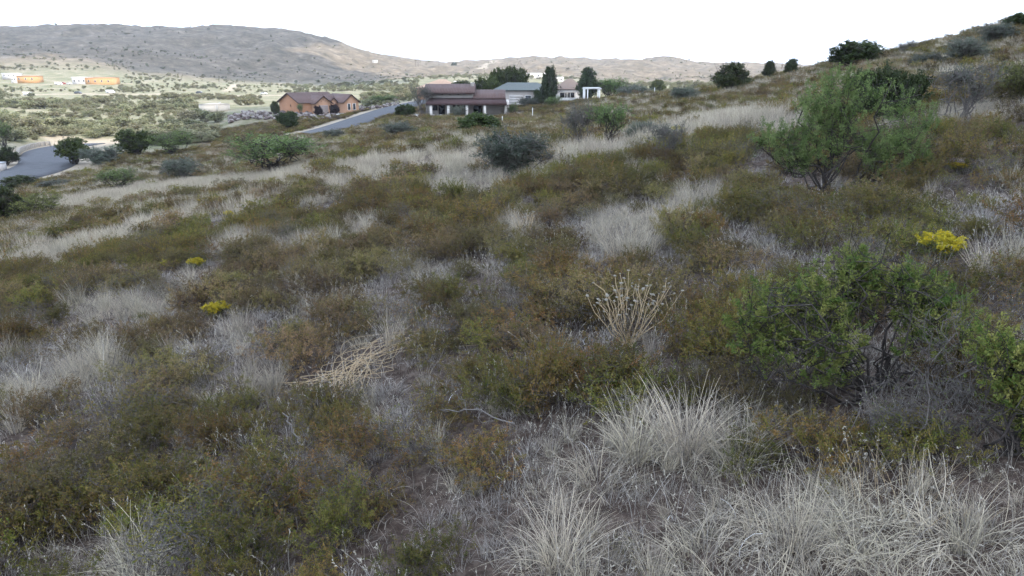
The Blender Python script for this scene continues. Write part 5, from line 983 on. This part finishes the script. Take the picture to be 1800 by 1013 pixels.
far_block('white_trailer', 'long low white roofed building behind the smaller orange one', 4, 28, 130, 135, 610, M['doorw'], M['white'], 8, 3)
far_block('white_house', 'white house left of the smaller orange building', 20, 28.6, 136, 143, 574, M['stucco_white'], M['white'], 8, 2, cat='house')
for k, (x0, x1, y0, y1, D, lb) in enumerate([(916, 942, 131, 138, 640, 'pale flat house on the far slope left of the single pine'), (942.5, 960, 130, 136, 660, 'white roofed house touching the pale flat one on the far slope'), (975, 990, 137, 143, 560, 'small white house right of the single pine, far behind'), (655, 662, 106.5, 109.5, 1185, 'tiny white house on the ridge end of the left hill'), (798, 804, 146, 149, 500, 'tiny white building on the slope behind the porch house')]): far_block('white_house', lb, x0, x1, y0, y1, D, M['stucco_white'], M['white'], 9, 2, cat='house')
for px_, y0, y1, D, lb in ((731, 112, 122, 1200, 'left of two thin power poles on the saddle'), (735.5, 112, 122, 1200, 'right of two thin power poles on the saddle'), (772, 109, 119, 1250, 'single thin pole right of the power pole pair')):
    P = fixed(px_, y1, D); P.z = hz(P.x, P.y); h_ = (y1 - y0) / F * D; e = empty('power_pole', P); tag(e, lb, 'power pole'); MB().cyl((0, 0, -1), (0, 0, h_), 0.28, 0.2, 6).build('pole', M['wood'], e); MB().box(-1.6, 1.6, -0.1, 0.1, h_ - 1.2, h_ - 0.9).build('crossarm', M['wood'], e)
# --- vehicles
def car(px_, py_, D, rz, m, label, van=False):
    P = fixed(px_, py_, D); P.z = hz(P.x, P.y); e = empty('van' if van else 'car', P, rz); tag(e, label, 'van' if van else 'car')
    pr = [(-2.2, .3), (2.2, .3), (2.25, .75), (1.5, .95), (0.9, 1.5), (-1.2, 1.55), (-1.9, 1.0), (-2.25, .9)] if not van else [(-2.6, .35), (2.6, .35), (2.6, 1.1), (2.0, 1.25), (1.5, 2.1), (-2.6, 2.2)]
    b = MB().prism(pr[::-1], -0.85, 0.85).build('body', m, e)
    gl = [(0.95, .98), (1.4, .98), (0.85, 1.45), (-1.1, 1.48), (-1.7, 1.0)] if not van else [(1.0, 1.3), (1.8, 1.3), (1.4, 2.0), (0.9, 2.0)]
    for s in (-1, 1): MB().prism(gl[::-1], *( (-0.872, -0.86) if s < 0 else (0.86, 0.872))).build('window', M['glass'], e)
    for x in (-1.4, 1.4):
        for s in (-1, 1): MB().cyl((x, s * 0.72, 0.33), (x, s * 0.9, 0.33), 0.33, 0.33, 12).build('wheel', M['rubber'], e)
car(50, 168, 452, 0.05, M['car_white'], 'white van leftmost on the far valley road', True); car(138, 167, 458, 0.0, M['car_dark'], 'dark car between two white vans on the far road'); car(195, 166, 466, 0.05, M['car_white'], 'white van right of the dark car on the far road', True); car(351, 166, 475, 0.0, M['car_dark'], 'dark car alone on the far road above the water tank'); car(464, 167.5, 478, 0.0, M['car_white'], 'white car on the far road behind the orange house')
car(110, 146, 558, 0.4, M['car_red'], 'red car parked left of the pale shed'); car(103, 147.5, 552, 0.3, M['car_white'], 'white van parked left of the red car', True); car(122, 148, 552, -0.3, M['car_white'], 'white car parked between the red car and the pale shed')

# ------------------------------------------------------------------ alike neighbours: say which one of the row it is
bylab = {}
for o in sc.objects:
    if o.parent is None and 'label' in o and o.get('group', '') and o.get('kind') != 'stuff': bylab.setdefault(o['label'], []).append(o)
for lab, os_ in bylab.items():
    if len(os_) < 2: continue
    os_.sort(key=lambda o: float(project(o.location.x, o.location.y, o.location.z)[0])); n = len(os_)
    for k, o in enumerate(os_):
        o['label'] = lab + (', leftmost' if k == 0 else ', rightmost' if k == n - 1 else ', ' + ('second', 'third', 'fourth', 'fifth', 'sixth', 'seventh', 'eighth', 'ninth', 'tenth')[min(k - 1, 8)] + ' from left' if n - 1 > k else '')

# ------------------------------------------------------------------ thin dry haze over the whole place
zs = np.concatenate([np.array([v.co.z for v in bpy.data.objects[n].data.vertices]) for n in ('ground', 'hills')])
hb = MB().box(-6100, 6100, -6100, 6100, float(zs.min()) - 1.0, float(zs.max()) + 15.0)
hm_, hn, ho = _new('thin_haze'); pv_ = hn.nodes.new('ShaderNodeVolumePrincipled'); pv_.inputs['Color'].default_value = (0.93, 0.95, 1.0, 1); pv_.inputs['Density'].default_value = 0.00011; pv_.inputs['Anisotropy'].default_value = 0.2
hn.links.new(pv_.outputs[0], ho.inputs['Volume']); tag(hb.build('haze', hm_), 'thin pale haze in the air over the valley', 'haze', kind='stuff')
